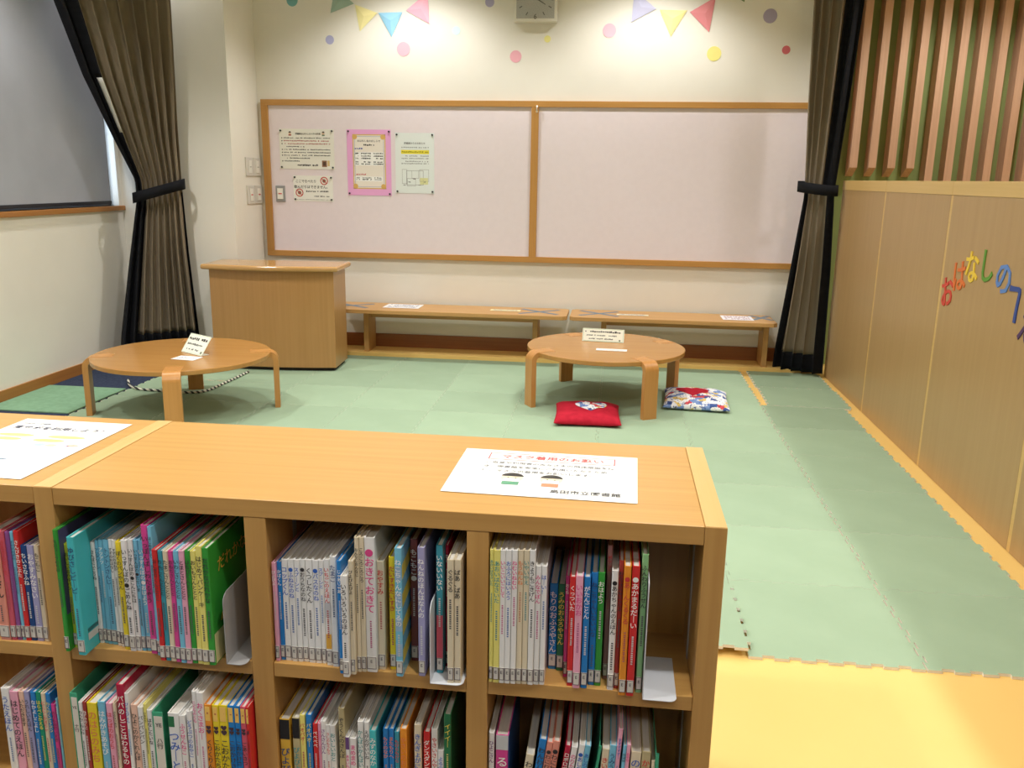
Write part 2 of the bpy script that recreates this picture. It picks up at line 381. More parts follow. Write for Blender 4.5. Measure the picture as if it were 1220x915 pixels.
# ---------------------------------------------------------------- foam play mat of interlocking tiles
NX, NY = 9, 8; PX, PYT = 0.4395, 0.4410; MX1, MY0 = 1.267, 2.062; TH = 0.008
def tile_mesh():
    n = 13; amp = 0.0105; gap = 0.0007; c = 0.0015
    def edge(L_):
        """teeth along an edge: only the odd cells, so the corners stay plain"""
        p = [(0, 0)]; w = L_ / n
        for k in range(1, n, 2):
            a, e = k * w + gap, (k + 1) * w - gap
            p += [(a + c, 0), (a, amp), (e, amp), (e - c, 0)]
        return p
    E1 = edge(PX); E2 = edge(PYT); g2 = gap
    pts = [(s + (g2 if s == 0 else 0), d + g2) for s, d in E1]                       # near edge: notches
    pts += [(PX - g2 + d, s + (g2 if s == 0 else 0)) for s, d in E2]                 # right edge: tabs
    pts += [(PX - s - (g2 if s == 0 else 0), PYT - g2 + d) for s, d in E1]           # far edge: tabs
    pts += [(d + g2, PYT - s - (g2 if s == 0 else 0)) for s, d in E2]                # left edge: notches
    N_ = len(pts); q = pts
    me = bpy.data.meshes.new('mat_tile')
    me.from_pydata([(x, y, 0) for x, y in q] + [(x, y, TH) for x, y in q], [], [tuple(range(N_))[::-1], tuple(range(N_, 2 * N_))] + [(i, (i + 1) % N_, N_ + (i + 1) % N_, N_ + i) for i in range(N_)])
    bm = bmesh.new(); bm.from_mesh(me); bmesh.ops.triangulate(bm, faces=[f for f in bm.faces if len(f.verts) > 4]); bm.to_mesh(me); bm.free()
    me.materials.append(M_mat); me.materials.append(M_matside)
    for p in me.polygons: p.material_index = 0 if p.normal.z > 0.5 else 1
    me.update(); return me
tile = tile_mesh()
mat = thing('play_mat', (-0.7, 3.8, 0.0), 'sage green foam play mat of interlocking squares covering the yellow floor', 'mat')
for i in range(NX):
    for j in range(NY):
        o = bpy.data.objects.new('mat_tile', tile); C.objects.link(o); o.parent = mat
        x = MX1 - PX * (NX - i); y = MY0 + PYT * j; z = 0.0002 + 0.0000 * i
        rx = rz = 0
        if i == NX - 1 and j >= 6: x += 0.040; y -= 0.004; z += 0.0012; rz = R(-1.2)
        if i == NX - 1 and j < 6: x += 0.0035
        if i == 6 and j == 0: rx = R(-2.6); z += 0.0205; y += 0.004
        if i == 0 and j == 6: rz = R(1.5); x += 0.012
        o.location = Vector((x, y, z)) - OFF['play_mat']; o.rotation_euler = (rx, 0, rz)
FZ = TH + 0.0004       # top of the mat

# ---------------------------------------------------------------- the double-sided bookshelf in front
SB, SF, ZT = 1.665, 1.257, 0.686
UP = [(-1.6810, -1.6474), (-1.3142, -1.2806), (-0.9485, -0.9148), (-0.5834, -0.5462), (-0.2137, -0.1783), (0.1557, 0.1894)]
Z1, Z1B, Z2 = 0.392, 0.366, 0.085
bs = thing('bookshelf', (-0.7, 1.46, 0.0), 'long low double-sided oak bookshelf filled with picture books and topped with notices', 'bookshelf')
for i, (a, e) in enumerate(UP):
    full = i in (0, 2, 5)
    box('upright_panel', M_oak_z if not full else M_oak_z, bs, a, e, SF if full else SF + 0.0015, SB if full else SB - 0.0015, 0.0, ZT if full else ZT - 0.0312, bevel=0.0012)
    if full: box('upright_cap', M_edge_y, bs, a + 0.0006, e - 0.0006, SF + 0.001, SB - 0.001, ZT - 0.0005, ZT + 0.0006)
for a, e in ((UP[0][1], UP[2][0]), (UP[2][1], UP[5][0])):
    box('top_board', M_oak_x, bs, a + 0.0004, e - 0.0004, SF + 0.0008, SB - 0.0008, ZT - 0.031, ZT, bevel=0.0012)
for i in range(5):
    a, e = UP[i][1] + 0.0004, UP[i + 1][0] - 0.0004
    for z0, z1, nm in ((Z1B, Z1, 'shelf_board'), (Z2 - 0.026, Z2, 'shelf_board')):
        box(nm, M_oak_x, bs, a, e, SF + 0.003, SB - 0.003, z0, z1, bevel=0.0012)
    box('back_panel', M_oak_z, bs, a, e, 1.457, 1.465, Z2, ZT - 0.031)
    box('plinth', M_oak_x, bs, a, e, SF + 0.02, SF + 0.04, 0.0, Z2 - 0.026)
    for zz0, zz1 in ((Z1 + 0.001, ZT - 0.033), (Z2 + 0.001, Z1B - 0.001)):
        for xx in (a + 0.0001, e - 0.0016):
            box('slotted_strip', M_metal, bs, xx, xx + 0.0015, 1.372, 1.388, zz0, zz1)

# ---------------------------------------------------------------- round low tables
def round_table(x, y, ang, label):
    t = thing('round_table', (x, y, FZ), label, 'table', 'round low children tables'); Rr = 0.432; Ht = 0.298
    n = 64
    MB().prism([(Rr * math.cos(2 * math.pi * k / n), Rr * math.sin(2 * math.pi * k / n)) for k in range(n)], Ht - 0.024, Ht, bevel=0.004).build('table_top', M_table, t, local=True)
    for q in range(4):
        th = R(ang + 90 * q); hw = 0.040; tk = 0.027; ro = 0.05; Ro = Rr + 0.036
        # profile in (r, z): outer line, then inner line back
        outer = [(Rr - 0.105, Ht + 0.0008)] + [(Ro - ro + ro * math.sin(R(a)), Ht + 0.0008 - ro + ro * math.cos(R(a))) for a in range(0, 91, 10)] + [(Ro, 0)]
        ri = ro - tk
        inner = [(Ro - tk, 0)] + [(Ro - ro + ri * math.sin(R(a)), Ht + 0.0008 - ro + ri * math.cos(R(a))) for a in range(90, -1, -10)] + [(Rr - 0.105, Ht + 0.0008 - tk)]
        pr = outer + inner; N_ = len(pr); v = []
        for sgn in (-1, 1):
            for r, z in pr: v.append((r * math.cos(th) - sgn * hw * math.sin(th), r * math.sin(th) + sgn * hw * math.cos(th), z))
        f = [tuple(range(N_)), tuple(range(2 * N_ - 1, N_ - 1, -1))] + [(i, N_ + i, N_ + (i + 1) % N_, (i + 1) % N_) for i in range(N_)]
        mb = MB().raw(v, f); bmesh.ops.recalc_face_normals(mb.bm, faces=mb.bm.faces); mb.build('leg', M_tleg, t, local=True)
    return t
round_table(-0.027, 4.703, 31, 'round wooden low table with bent legs standing by two cushions')
round_table(-2.157, 4.074, 20.6, 'round wooden low table with bent legs standing in front of the desk')

# ---------------------------------------------------------------- desk
dk = thing('desk', (-2.085, 5.215, FZ), 'wooden counter desk with bowed front and thick rounded top beside the pinboard', 'desk', rz=R(3.6))
def bowed(xa, xb, ya, yb, bow, n=14):
    p = [(xa + (xb - xa) * k / n, ya - bow * (1 - (2 * k / n - 1) ** 2)) for k in range(n + 1)]
    return p + [(xb, yb), (xa, yb)]
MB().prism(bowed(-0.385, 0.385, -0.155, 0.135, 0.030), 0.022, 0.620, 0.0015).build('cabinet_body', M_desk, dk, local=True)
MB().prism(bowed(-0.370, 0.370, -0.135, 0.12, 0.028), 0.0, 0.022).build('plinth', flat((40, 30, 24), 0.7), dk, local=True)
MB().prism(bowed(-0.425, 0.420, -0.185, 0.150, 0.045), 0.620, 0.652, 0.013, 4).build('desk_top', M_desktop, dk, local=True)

# ---------------------------------------------------------------- benches
def bench(x0, x1, legs, label):
    z0 = 0.0352
    t = thing('bench', ((x0 + x1) / 2, 5.62, z0), label, 'bench', 'low benches along the back wall')
    c = 0.025; ya, yb = 5.445, 5.785
    MB().prism([(x0 + c, ya), (x1 - c, ya), (x1, ya + c), (x1, yb - c), (x1 - c, yb), (x0 + c, yb), (x0, yb - c), (x0, ya + c)], 0.319, 0.345, 0.003).build('seat', M_bench, t)
    for lx in legs:
        box('leg', wood_leg, t, lx - 0.017, lx + 0.017, 5.60, 5.78, z0, 0.319, bevel=0.002)
    box('apron', M_bench, t, legs[0] + 0.0172, legs[1] - 0.0172, 5.67, 5.692, 0.262, 0.3188)
    return t
wood_leg = wood('bench_leg_wood', (186, 138, 80), (198, 150, 92), 'z', 0.45)
bench(-1.86, -0.286, (-1.645, -0.50), 'low wooden bench with taped cross seats next to the desk')
bench(-0.268, 1.025, (-0.05, 0.985), 'low wooden bench with taped cross seats ending at the tied curtain')
BZ = 0.3452
def tape_cross(x, y, hx, hy, label):
    t = thing('tape_cross', (x, y, BZ), label, 'tape', 'blue tape crosses on the benches')
    for i, s in enumerate((1, -1)):
        L_ = math.hypot(hx, hy) * 2; a = math.atan2(s * hy, hx)
        MB().box(-L_ / 2, L_ / 2, -0.016, 0.016, 0.0 + 0.0004 * i, 0.0004 + 0.0004 * i).build('tape_strip', flat((104, 128, 150), 0.5), t, local=True).rotation_euler = (0, 0, a)
tape_cross(-1.745, 5.615, 0.13, 0.09, 'blue masking tape cross on the bench behind the desk')
tape_cross(-0.475, 5.61, 0.125, 0.10, 'blue masking tape cross by the bench gap beside yellow notice')
tape_cross(-0.085, 5.62, 0.125, 0.10, 'blue masking tape cross on the bench behind the round table')
tape_cross(0.955, 5.66, 0.060, 0.085, 'blue masking tape cross at the bench end next to the curtain')
def bench_paper(x0, x1, y0, y1, rgb, label, seed, rz=0.0, col=(90, 90, 130)):
    t = thing('seat_notice', ((x0 + x1) / 2, (y0 + y1) / 2, BZ + 0.0012), label, 'notice', 'notices taped to the benches', rz=rz)
    hw, hh = (x1 - x0) / 2, (y1 - y0) / 2
    MB().box(-hw, hw, -hh, hh, 0, 0.0005).build('paper', flat(rgb, 0.5), t, local=True)
    s = Sheet((0, 0, 0.0006), (1, 0, 0), (0, 1, 0), t, local=True)
    for k in range(4): s.dashes('printed_text', col, -hw * .8, hw * .8, hh * (.55 - .4 * k), hh * .2, seed + k)
    s.build()
bench_paper(-1.52, -1.275, 5.56, 5.735, (244, 244, 246), 'white printed notice on the bench beside the desk', 3)
bench_paper(-0.80, -0.60, 5.585, 5.645, (246, 240, 196), 'narrow pale yellow notice beside a tape cross near the bench gap', 13)
bench_paper(0.03, 0.235, 5.575, 5.625, (244, 242, 222), 'narrow cream notice beside a tape cross behind the round table', 23)
bench_paper(0.70, 0.895, 5.53, 5.71, (244, 242, 248), 'white printed notice with red mark on the bench near the curtain', 33, 0, (150, 70, 90))

# ---------------------------------------------------------------- pinboard and notices
FRW = 0.047; BL, BR, BB, BT = -2.389, 1.265, 0.649, 1.682
pb = thing('pinboard', ((BL + BR) / 2, YB, BB), 'wide lilac felt pinboard in an oak frame along the back wall', 'pinboard')
F0, F1 = YB - 0.028, YB
box('frame_rail', M_frame, pb, BL, BR, F0, F1, BT - FRW * .8, BT, bevel=0.002)
box('frame_rail', M_frame, pb, BL, BR, F0, F1, BB, BB + FRW * .8, bevel=0.002)
M_framez = wood('pinboard_frame_upright', (184, 132, 66), (196, 146, 80), 'z', 0.42)
for x in (BL, -0.571, BR - FRW):
    box('frame_stile', M_framez, pb, x, x + FRW, F0 + 0.0002, F1, BB + FRW * .8, BT - FRW * .8, bevel=0.002)
for a, e in ((BL + FRW, -0.571), (-0.571 + FRW, BR - FRW)):
    box('felt_panel', M_felt, pb, a + 0.0005, e - 0.0005, YB - 0.014, YB - 0.002, BB + FRW * .8, BT - FRW * .8)
hk = MB().sweep([(-0.535, F0 - 0.002, 1.650), (-0.535, F0 - 0.012, 1.648), (-0.535, F0 - 0.016, 1.62), (-0.535, F0 - 0.006, 1.612)], 0.006, 8).build('hook', M_plastic, pb, smooth=True)
PYF = YB - 0.0145
def poster(x0, x1, z0, z1, rgb, label, draw, pins=True, name='wall_notice'):
    t = thing(name, ((x0 + x1) / 2, PYF, z0), label, 'notice', 'papers pinned on the lilac board')
    box('paper', flat(rgb, 0.35), t, x0, x1, PYF - 0.0012, PYF - 0.0002, z0, z1)
    s = Sheet((x0, PYF - 0.0013, z0), (1, 0, 0), (0, 0, 1), t); draw(s, x1 - x0, z1 - z0); s.build()
    if pins:
        for px in (x0 + 0.012, x1 - 0.012):
            for pz in (z0 + 0.012, z1 - 0.012):
                MB().sweep([(px, PYF - 0.0014, pz), (px, PYF - 0.010, pz)], 0.006, 8).build('push_pin', flat((40, 40, 46), 0.4), t)
    return t
K = (50, 48, 50); GR = (120, 118, 118)
def d1(s, w, h):
    s.text('heading', K, '図書館おはなしのへやの約束', w * .53, h * .88, width=w * .46)
    for u, c_ in ((.20, (190, 80, 70)), (.81, (90, 140, 110))):
        s.disc('picture', (232, 200, 170), w * u, h * .89, w * .024, h * .045, 1); s.rect('picture', c_, w * (u - .025), h * .83, w * (u + .025), h * .862, 1)
        s.disc('picture', (60, 50, 44), w * u, h * .905, w * .024, h * .035, 2, 0, 180)
    for k in range(9):
        v = h * (.76 - .072 * k); ind = .13 if k in (3, 7) else .08
        if k not in (3, 7): s.disc('printed_text', K, w * .05, v + h * .014, w * .010, h * .016)
        s.dashes('printed_text', (176, 96, 92) if k in (1, 2) else (90, 88, 88), w * ind, w * (.93 if k not in (3, 7, 8) else (.46 if k == 3 else .55 if k == 7 else .36)), v, h * .032, 40 + k)
    s.dashes('printed_text', K, w * .32, w * .70, h * .075, h * .05, 61)
    s.rect('photograph', (150, 110, 80), w * .77, h * .06, w * .86, h * .22, 1); s.rect('photograph', (90, 66, 50), w * .79, h * .09, w * .84, h * .19, 2); s.rect('photograph', (216, 190, 130), w * .87, h * .08, w * .91, h * .22, 1)
poster(-2.274, -1.894, 1.234, 1.495, (236, 234, 224), 'wide laminated white rules sheet with dense lines above the smaller sign', d1)
def d2(s, w, h):
    s.text('printed_text', K, 'ここで食べたり', w * .32, h * .78, width=w * .50)
    s.text('printed_text', K, '飲んだりはできません。', w * .44, h * .56, width=w * .84)
    for u, v in ((.78, .80), (.15, .33)):
        s.disc('picture', (236, 228, 216), w * u, h * v, h * .15, None, 1); s.ring('picture', (196, 60, 56), w * u, h * v, h * .16, h * .035, 3)
        s.disc('picture', (130, 110, 90), w * u, h * v, h * .07, None, 2)
        s.poly('picture', (196, 60, 56), [(w * u - h * .11, v * h + h * .09), (w * u - h * .09, v * h + h * .11), (w * u + h * .11, v * h - h * .09), (w * u + h * .09, v * h - h * .11)], 3)
    s.dashes('printed_text', K, w * .32, w * .88, h * .36, h * .06, 71); s.dashes('printed_text', (80, 80, 80), w * .52, w * .9, h * .17, h * .055, 72)
    s.dashes('printed_text', (150, 150, 150), w * .08, w * .95, h * .05, h * .03, 73)
poster(-2.188, -1.910, 1.022, 1.192, (240, 239, 232), 'small white no eating or drinking sign with red prohibition circles', d2)
def d3(s, w, h):
    s.rect('inner_sheet', (240, 232, 222), w * .13, h * .10, w * .88, h * .93, 1)
    s.frame('border', (226, 190, 120), w * .13, h * .10, w * .88, h * .93, w * .025, 2)
    s.frame('border', (176, 176, 200), w * .17, h * .13, w * .84, h * .90, w * .010, 2)
    for u, v in ((.18, .14), (.82, .14), (.18, .89), (.82, .89)): s.disc('border', (222, 178, 100), w * u, h * v, w * .055, None, 3)
    s.text('printed_text', K, 'おはなし会のおしらせ', w * .5, h * .83, width=w * .52, layer=3)
    s.dashes('printed_text', K, w * .38, w * .62, h * .755, h * .028, 80, 3)
    s.dashes('printed_text', (70, 80, 160), w * .18, w * .36, h * .70, h * .026, 81, 3)
    s.rect('time_strip', (250, 250, 248), w * .15, h * .46, w * .86, h * .66, 2); s.rect('time_strip', (250, 250, 248), w * .15, h * .22, w * .80, h * .29, 2)
    for k, v in enumerate((.63, .59, .555, .50, .47)):
        for u0, u1 in ((.19, .26), (.32, .54), (.60, .82)): s.dashes('printed_text', K, w * u0, w * u1, h * v, h * .022, 82 + k * 3 + int(u0 * 10), 3)
    s.dashes('printed_text', (200, 60, 80), w * .20, w * .42, h * .31, h * .024, 99, 3)
    for v in (.26, .235):
        for u0, u1 in ((.2, .28), (.34, .55), (.62, .78)): s.dashes('printed_text', K, w * u0, w * u1, h * v, h * .02, int(v * 100 + u0 * 10), 3)
poster(-1.806, -1.505, 1.068, 1.495, (238, 172, 222), 'story time schedule mounted on bright pink paper between two white sheets', d3)
def d4(s, w, h):
    s.text('printed_text', (110, 112, 116), '図書館からのお知らせ', w * .5, h * .83, width=w * .54)
    s.rect('highlight', (240, 226, 60), w * .15, h * .655, w * .87, h * .72, 1)
    s.dashes('printed_text', (150, 140, 50), w * .17, w * .85, h * .675, h * .026, 101, 2)
    for k, v in enumerate((.75, .61, .57, .52, .485)): s.dashes('printed_text', (158, 160, 160), w * (.16 + .1 * (k % 2)), w * .86, h * v, h * .022, 102 + k)
    s.frame('floor_plan', (130, 130, 128), w * .28, h * .14, w * .72, h * .38, w * .008, 1)
    for a in ((.17, .16, .30, .40), (.42, .25, .60, .38), (.62, .20, .86, .40), (.30, .12, .52, .25)): s.frame('floor_plan', (150, 150, 146), w * a[0], h * a[1], w * a[2], h * a[3], w * .007, 1)
    s.rect('floor_plan', (226, 226, 170), w * .63, h * .15, w * .84, h * .26, 1)
    for k in range(5): s.dashes('floor_plan', (90, 90, 90), w * (.2 + .13 * k), w * (.26 + .13 * k), h * (.13 + .05 * (k % 3)), h * .02, 110 + k, 2)
poster(-1.476, -1.213, 1.087, 1.477, (232, 238, 236), 'tall white sheet with yellow highlighted line and small floor plan', d4)
def switch(O, U, label, rockers, plate_rgb=(214, 211, 203), w=0.116, h=0.12, mark=None):
    O = Vector(O); U = Vector(U); N_ = U.cross(Vector((0, 0, 1)))
    t = thing('wall_switch', O, label, 'switch')
    q = Matrix((U, Vector((0, 0, 1)).cross(U) * 1.0, Vector((0, 0, 1)))).transposed().to_4x4()
    def bx(name, mat, a, e, d0, d1, z0, z1, par):
        mb = MB().box(a, e, -d1, -d0, z0, z1, bevel=0.0015); bmesh.ops.transform(mb.bm, matrix=q, verts=mb.bm.verts)
        return mb.build(name, mat, par, local=True)
    bx('cover_plate', flat(plate_rgb, 0.4), -w / 2, w / 2, 0, 0.008, -h / 2, h / 2, t)
    n = rockers
    for k in range(n):
        cx = (k - (n - 1) / 2) * (w / n); rw = min(w / n * .62, .045)
        r_ = bx('rocker', M_plastic, cx - rw / 2, cx + rw / 2, 0.008, 0.013, -h * .34, h * .34, t)
        bx('indicator', flat(mark or (150, 148, 140), 0.4), cx - rw * .3, cx + rw * .3, 0.0128, 0.0138, -h * .03, h * .03 if mark else h * .005, r_)
switch((-2.280, PYF, 1.069), (1, 0, 0), 'grey plated light switch with red mark on the lilac board', 1, (150, 150, 150), 0.065, 0.106, (206, 50, 60))
for i, (z, mk, lb) in enumerate(((1.243, None, 'upper'), (1.062, (206, 50, 60), 'lower'))):
    for j, yc in enumerate((5.620, 5.742)):
        switch((XCOL, yc, z), (0, 1, 0), '%s white wall switch on the column side, %s the board%s' % (lb, 'away from' if j == 0 else 'nearer', ', red mark' if mk else ''), 1, w=0.118, h=0.118, mark=mk)

# ---------------------------------------------------------------- clock, paper flags, dots
ck = thing('wall_clock', (-0.556, YB, 2.149), 'square white wall clock above the pinboard', 'clock')
cx, cz, ch_ = -0.556, 2.290, 0.137
box('clock_case', flat((226, 222, 210), 0.4), ck, cx - ch_, cx + ch_, YB - 0.062, YB, cz - ch_, cz + ch_, bevel=0.003)
box('clock_face', flat((176, 176, 174), 0.25), ck, cx - ch_ * .87, cx + ch_ * .87, YB - 0.0632, YB - 0.0615, cz - ch_ * .87, cz + ch_ * .87)
s = Sheet((cx, YB - 0.0634, cz), (1, 0, 0), (0, 0, 1), ck)
for k in range(12):
    a = R(30 * k); u, v = math.sin(a), math.cos(a); r = 0.108
    if k in (0, 3, 6, 9): s.text('numeral', (40, 40, 40), {0: '12', 3: '3', 6: '6', 9: '9'}[k], u * r, v * r, size=0.042)
    else:
        p, q_ = (u * .095, v * .095), (u * .116, v * .116); nx, nz = v * .003, -u * .003
        s.poly('hour_mark', (50, 50, 50), [(p[0] - nx, p[1] - nz), (p[0] + nx, p[1] + nz), (q_[0] + nx, q_[1] + nz), (q_[0] - nx, q_[1] - nz)], 2)
for ang, ln, wd in ((122, .075, .005), (20, .06, .007)):
    a = R(ang); u, v = math.sin(a), math.cos(a); nx, nz = v * wd, -u * wd
    s.poly('hand', (36, 36, 36), [(-nx, -nz), (nx, nz), (u * ln + nx * .4, v * ln + nz * .4), (u * ln - nx * .4, v * ln - nz * .4)][::-1], 4)
s.build()
box('clock_glass', M_glass, ck, cx - ch_ * .87, cx + ch_ * .87, YB - 0.0655, YB - 0.0650, cz - ch_ * .87, cz + ch_ * .87)
FLAGS = [
    ([(-1.861, 2.375), (-1.895, 2.219), (-1.737, 2.274)], (165, 190, 175), 'muted green paper flag beside the yellow one, left string'),
    ([(-1.731, 2.269), (-1.702, 2.107), (-1.583, 2.218)], (244, 234, 168), 'yellow paper flag hanging between green and blue flags'),
    ([(-1.577, 2.218), (-1.492, 2.071), (-1.418, 2.222)], (152, 206, 236), 'sky blue paper flag hanging between yellow and pink flags'),
    ([(-1.395, 2.232), (-1.243, 2.151), (-1.252, 2.34)], (244, 178, 198), 'pale pink paper flag hanging next to the sky blue flag'),
    ([(0.053, 2.34), (0.041, 2.156), (0.192, 2.233)], (198, 198, 226), 'lavender paper flag hanging next to the clock side of yellow flag'),
    ([(0.213, 2.228), (0.289, 2.072), (0.382, 2.223)], (244, 233, 160), 'yellow paper flag hanging between lavender and coral flags'),
    ([(0.398, 2.213), (0.523, 2.096), (0.55, 2.299)], (228, 142, 148), 'coral red paper flag hanging next to a yellow flag'),
    ([(0.592, 2.346), (0.723, 2.269), (0.745, 2.373)], (122, 146, 96), 'olive green paper flag above the large lavender dot'),
]
for pts, rgb, lab in FLAGS:
    xs = [p[0] for p in pts]; zs = [p[1] for p in pts]
    o = thing('paper_flag', (sum(xs) / 3, YB, min(zs)), lab, 'flag', 'paper bunting flags on the back wall')
    t = bmesh.new(); cxm, czm = sum(xs) / 3, sum(zs) / 3; a = [t.verts.new((x, YB - 0.004, z)) for x, z in pts]; m_ = t.verts.new((cxm, YB - 0.012, czm))
    for k in range(3): t.faces.new((a[k], a[(k + 1) % 3], m_))
    b_ = [t.verts.new((x, YB - 0.0025, z)) for x, z in pts]; mb_ = t.verts.new((cxm, YB - 0.0105, czm))
    for k in range(3): t.faces.new((b_[(k + 1) % 3], b_[k], mb_)); t.faces.new((a[k], b_[k], b_[(k + 1) % 3], a[(k + 1) % 3]))
    bmesh.ops.recalc_face_normals(t, faces=t.faces)
    mb = MB(); mb.add(t); mb.build('paper', flat(rgb, 0.7), o)
DOTS = [
    (-2.15, 2.297, 0.037, (120, 178, 180), 'teal paper dot near the wall corner above the pinboard'),
    (-1.906, 2.056, 0.028, (178, 178, 214), 'small lavender paper dot below the muted green flag'),
    (-1.415, 1.999, 0.044, (244, 184, 200), 'pink paper dot below the sky blue flag'),
    (-1.068, 2.11, 0.027, (206, 236, 234), 'small faint aqua paper dot left by the pink flag'),
    (-0.853, 2.278, 0.029, (178, 172, 204), 'small lavender paper dot beside the clock'),
    (-0.682, 1.954, 0.037, (240, 176, 190), 'pink paper dot under the clock above the board divider'),
    (-0.481, 2.059, 0.021, (240, 232, 150), 'tiny yellow paper dot just under the clock'),
    (-0.092, 2.108, 0.042, (248, 190, 206), 'pink paper dot beside the lavender flag'),
    (0.562, 1.971, 0.044, (242, 232, 140), 'yellow paper dot below the coral red flag'),
    (0.885, 2.189, 0.042, (170, 162, 190), 'large greyish lavender paper dot near the curtain'),
    (0.997, 1.993, 0.025, (214, 110, 118), 'small coral paper dot near the curtain above the board'),
]
for x, z, r, rgb, lab in DOTS:
    o = tag(MB().raw([], []).build('wall_dot', flat(rgb, 0.7)), lab, 'sticker', 'round paper dots on the back wall')
    bm = bmesh.new(); bmesh.ops.create_cone(bm, cap_ends=True, segments=28, radius1=r, radius2=r, depth=0.002)
    bmesh.ops.rotate(bm, matrix=Matrix.Rotation(R(90), 3, 'X'), verts=bm.verts); bm.to_mesh(o.data); bm.free(); o.location = (x, YB - 0.0012, z)

# ---------------------------------------------------------------- curtains
def interp(tab, z):
    for (za, a), (zb, b_) in zip(tab[:-1], tab[1:]):
        if za >= z >= zb:
            f = (za - z) / (za - zb) if za != zb else 0; f_ = f
            return tuple(p + (q - p) * f_ for p, q in zip(a, b_))
    return tab[0][1] if z > tab[0][0] else tab[-1][1]
def curtain(label, Ltab, Rtab, ztop, zbot, ztie, hem, folds, amp, lead_left, seed, tape=None):
    rn = random.Random(seed)
    base = interp(Ltab, zbot); t = thing('curtain', (base[0], base[1], zbot), label, 'curtain', 'tied back blackout curtains')
    NS, NZ = folds * 10, 90; ph = [rn.uniform(-.5, .5) for _ in range(folds + 2)]; am = [rn.uniform(.6, 1.3) for _ in range(folds + 2)]
    P = []
    for j in range(NZ + 1):
        z = ztop + (zbot - ztop) * j / NZ; a = interp(Ltab, z); b_ = interp(Rtab, z)
        dx, dy = b_[0] - a[0], b_[1] - a[1]; L_ = math.hypot(dx, dy); nx, ny = dy / L_, -dx / L_
        pinch = 0.45 + 0.55 * min(1, abs(z - ztie) / 0.55)
        row = []
        for i in range(NS + 1):
            s_ = i / NS; k = s_ * folds; i0 = int(k); fr = k - i0
            A = am[i0] * (1 - fr) + am[i0 + 1] * fr; Q = ph[i0] * (1 - fr) + ph[i0 + 1] * fr
            d = amp * pinch * A * (math.sin(2 * math.pi * k + Q) + 0.22 * math.sin(4 * math.pi * k + Q * 3 + z * 1.5)) + 0.03 * math.sin(math.pi * s_) * (1 if lead_left else 1)
            al = 0.25 * math.cos(2 * math.pi * k) / folds
            row.append((a[0] + dx * (s_ + al * min(s_, 1 - s_) * 2) + nx * d, a[1] + dy * (s_ + al * min(s_, 1 - s_) * 2) + ny * d, z))
        P.append(row)
    groups = {'cloth': [], 'border': [], 'edge_tape': []}
    for j in range(NZ):
        z = (P[j][0][2] + P[j + 1][0][2]) / 2
        for i in range(NS):
            s_ = (i + .5) / NS; sl = s_ if lead_left else 1 - s_
            bw = (0.14 if lead_left else 0.30) if z > ztie else 0.20
            k = 'border' if (sl < bw or z < hem or (z < ztie and sl > (0.97 if lead_left else 0.86))) else 'cloth'
            if tape and tape[0] < z < tape[1] and bw - 0.03 <= sl < bw: k = 'edge_tape'
            groups[k].append((j, i))
    for k, cells in groups.items():
        if not cells: continue
        ids = {}; v = []; f = []
        def vid(j, i):
            if (j, i) not in ids: ids[(j, i)] = len(v); v.append(P[j][i])
            return ids[(j, i)]
        for j, i in cells: f.append((vid(j, i), vid(j, i + 1), vid(j + 1, i + 1), vid(j + 1, i)))
        me = bpy.data.meshes.new(k); me.from_pydata([Vector(p) - OFF[t.name] for p in v], [], f); me.update()
        o = link(k, me, {'cloth': M_curt, 'border': M_black, 'edge_tape': flat((214, 212, 204), 0.6)}[k], t, smooth=True)
        sd = o.modifiers.new('thickness', 'SOLIDIFY'); sd.thickness = 0.002; sd.offset = 0
    # tie band wrapped round the gathered cloth
    a = interp(Ltab, ztie); b_ = interp(Rtab, ztie); cxm, cym = (a[0] + b_[0]) / 2, (a[1] + b_[1]) / 2
    L_ = math.hypot(b_[0] - a[0], b_[1] - a[1]) / 2 + 0.018; ang = math.atan2(b_[1] - a[1], b_[0] - a[0]); W_ = amp * 0.9 + 0.045
    n = 40; v = []; f = []
    for k in range(n):
        q = 2 * math.pi * k / n; ex, ey = L_ * math.copysign(abs(math.cos(q)) ** .7, math.cos(q)), W_ * math.copysign(abs(math.sin(q)) ** .7, math.sin(q)) 
        ey -= 0.02
        x, y = cxm + ex * math.cos(ang) - ey * math.sin(ang), cym + ex * math.sin(ang) + ey * math.cos(ang)
        zz = ztie + (0.045 if lead_left else -0.012) * ex / L_
        v += [(x, y, zz - 0.032), (x, y, zz + 0.032)]
        j = (k + 1) % n; f.append((2 * k, 2 * j, 2 * j + 1, 2 * k + 1))
    me = bpy.data.meshes.new('tie_band'); me.from_pydata([Vector(p) - OFF[t.name] for p in v], [], f); me.update()
    o = link('tie_band', me, M_black, t, smooth=True); sd = o.modifiers.new('thickness', 'SOLIDIFY'); sd.thickness = 0.003; sd.offset = 1
    return t
curtain('tied brown curtain with black edging hanging by the window and column',
        [(2.66, (-3.0, 4.36)), (2.08, (-3.0, 4.58)), (1.72, (-3.0, 4.78)), (1.39, (-2.99, 5.015)), (1.15, (-2.96, 5.16)), (1.03, (-2.96, 5.16)), (.61, (-3.0, 5.07)), (.2, (-3.02, 4.96)), (.03, (-3.02, 4.93))],
        [(2.66, (-2.69, 5.27)), (1.48, (-2.715, 5.27)), (1.10, (-2.715, 5.27)), (.7, (-2.70, 5.27)), (.03, (-2.655, 5.27))],
        2.64, 0.035, 1.085, 0.20, 9, 0.036, True, 3, tape=(1.42, 1.72))
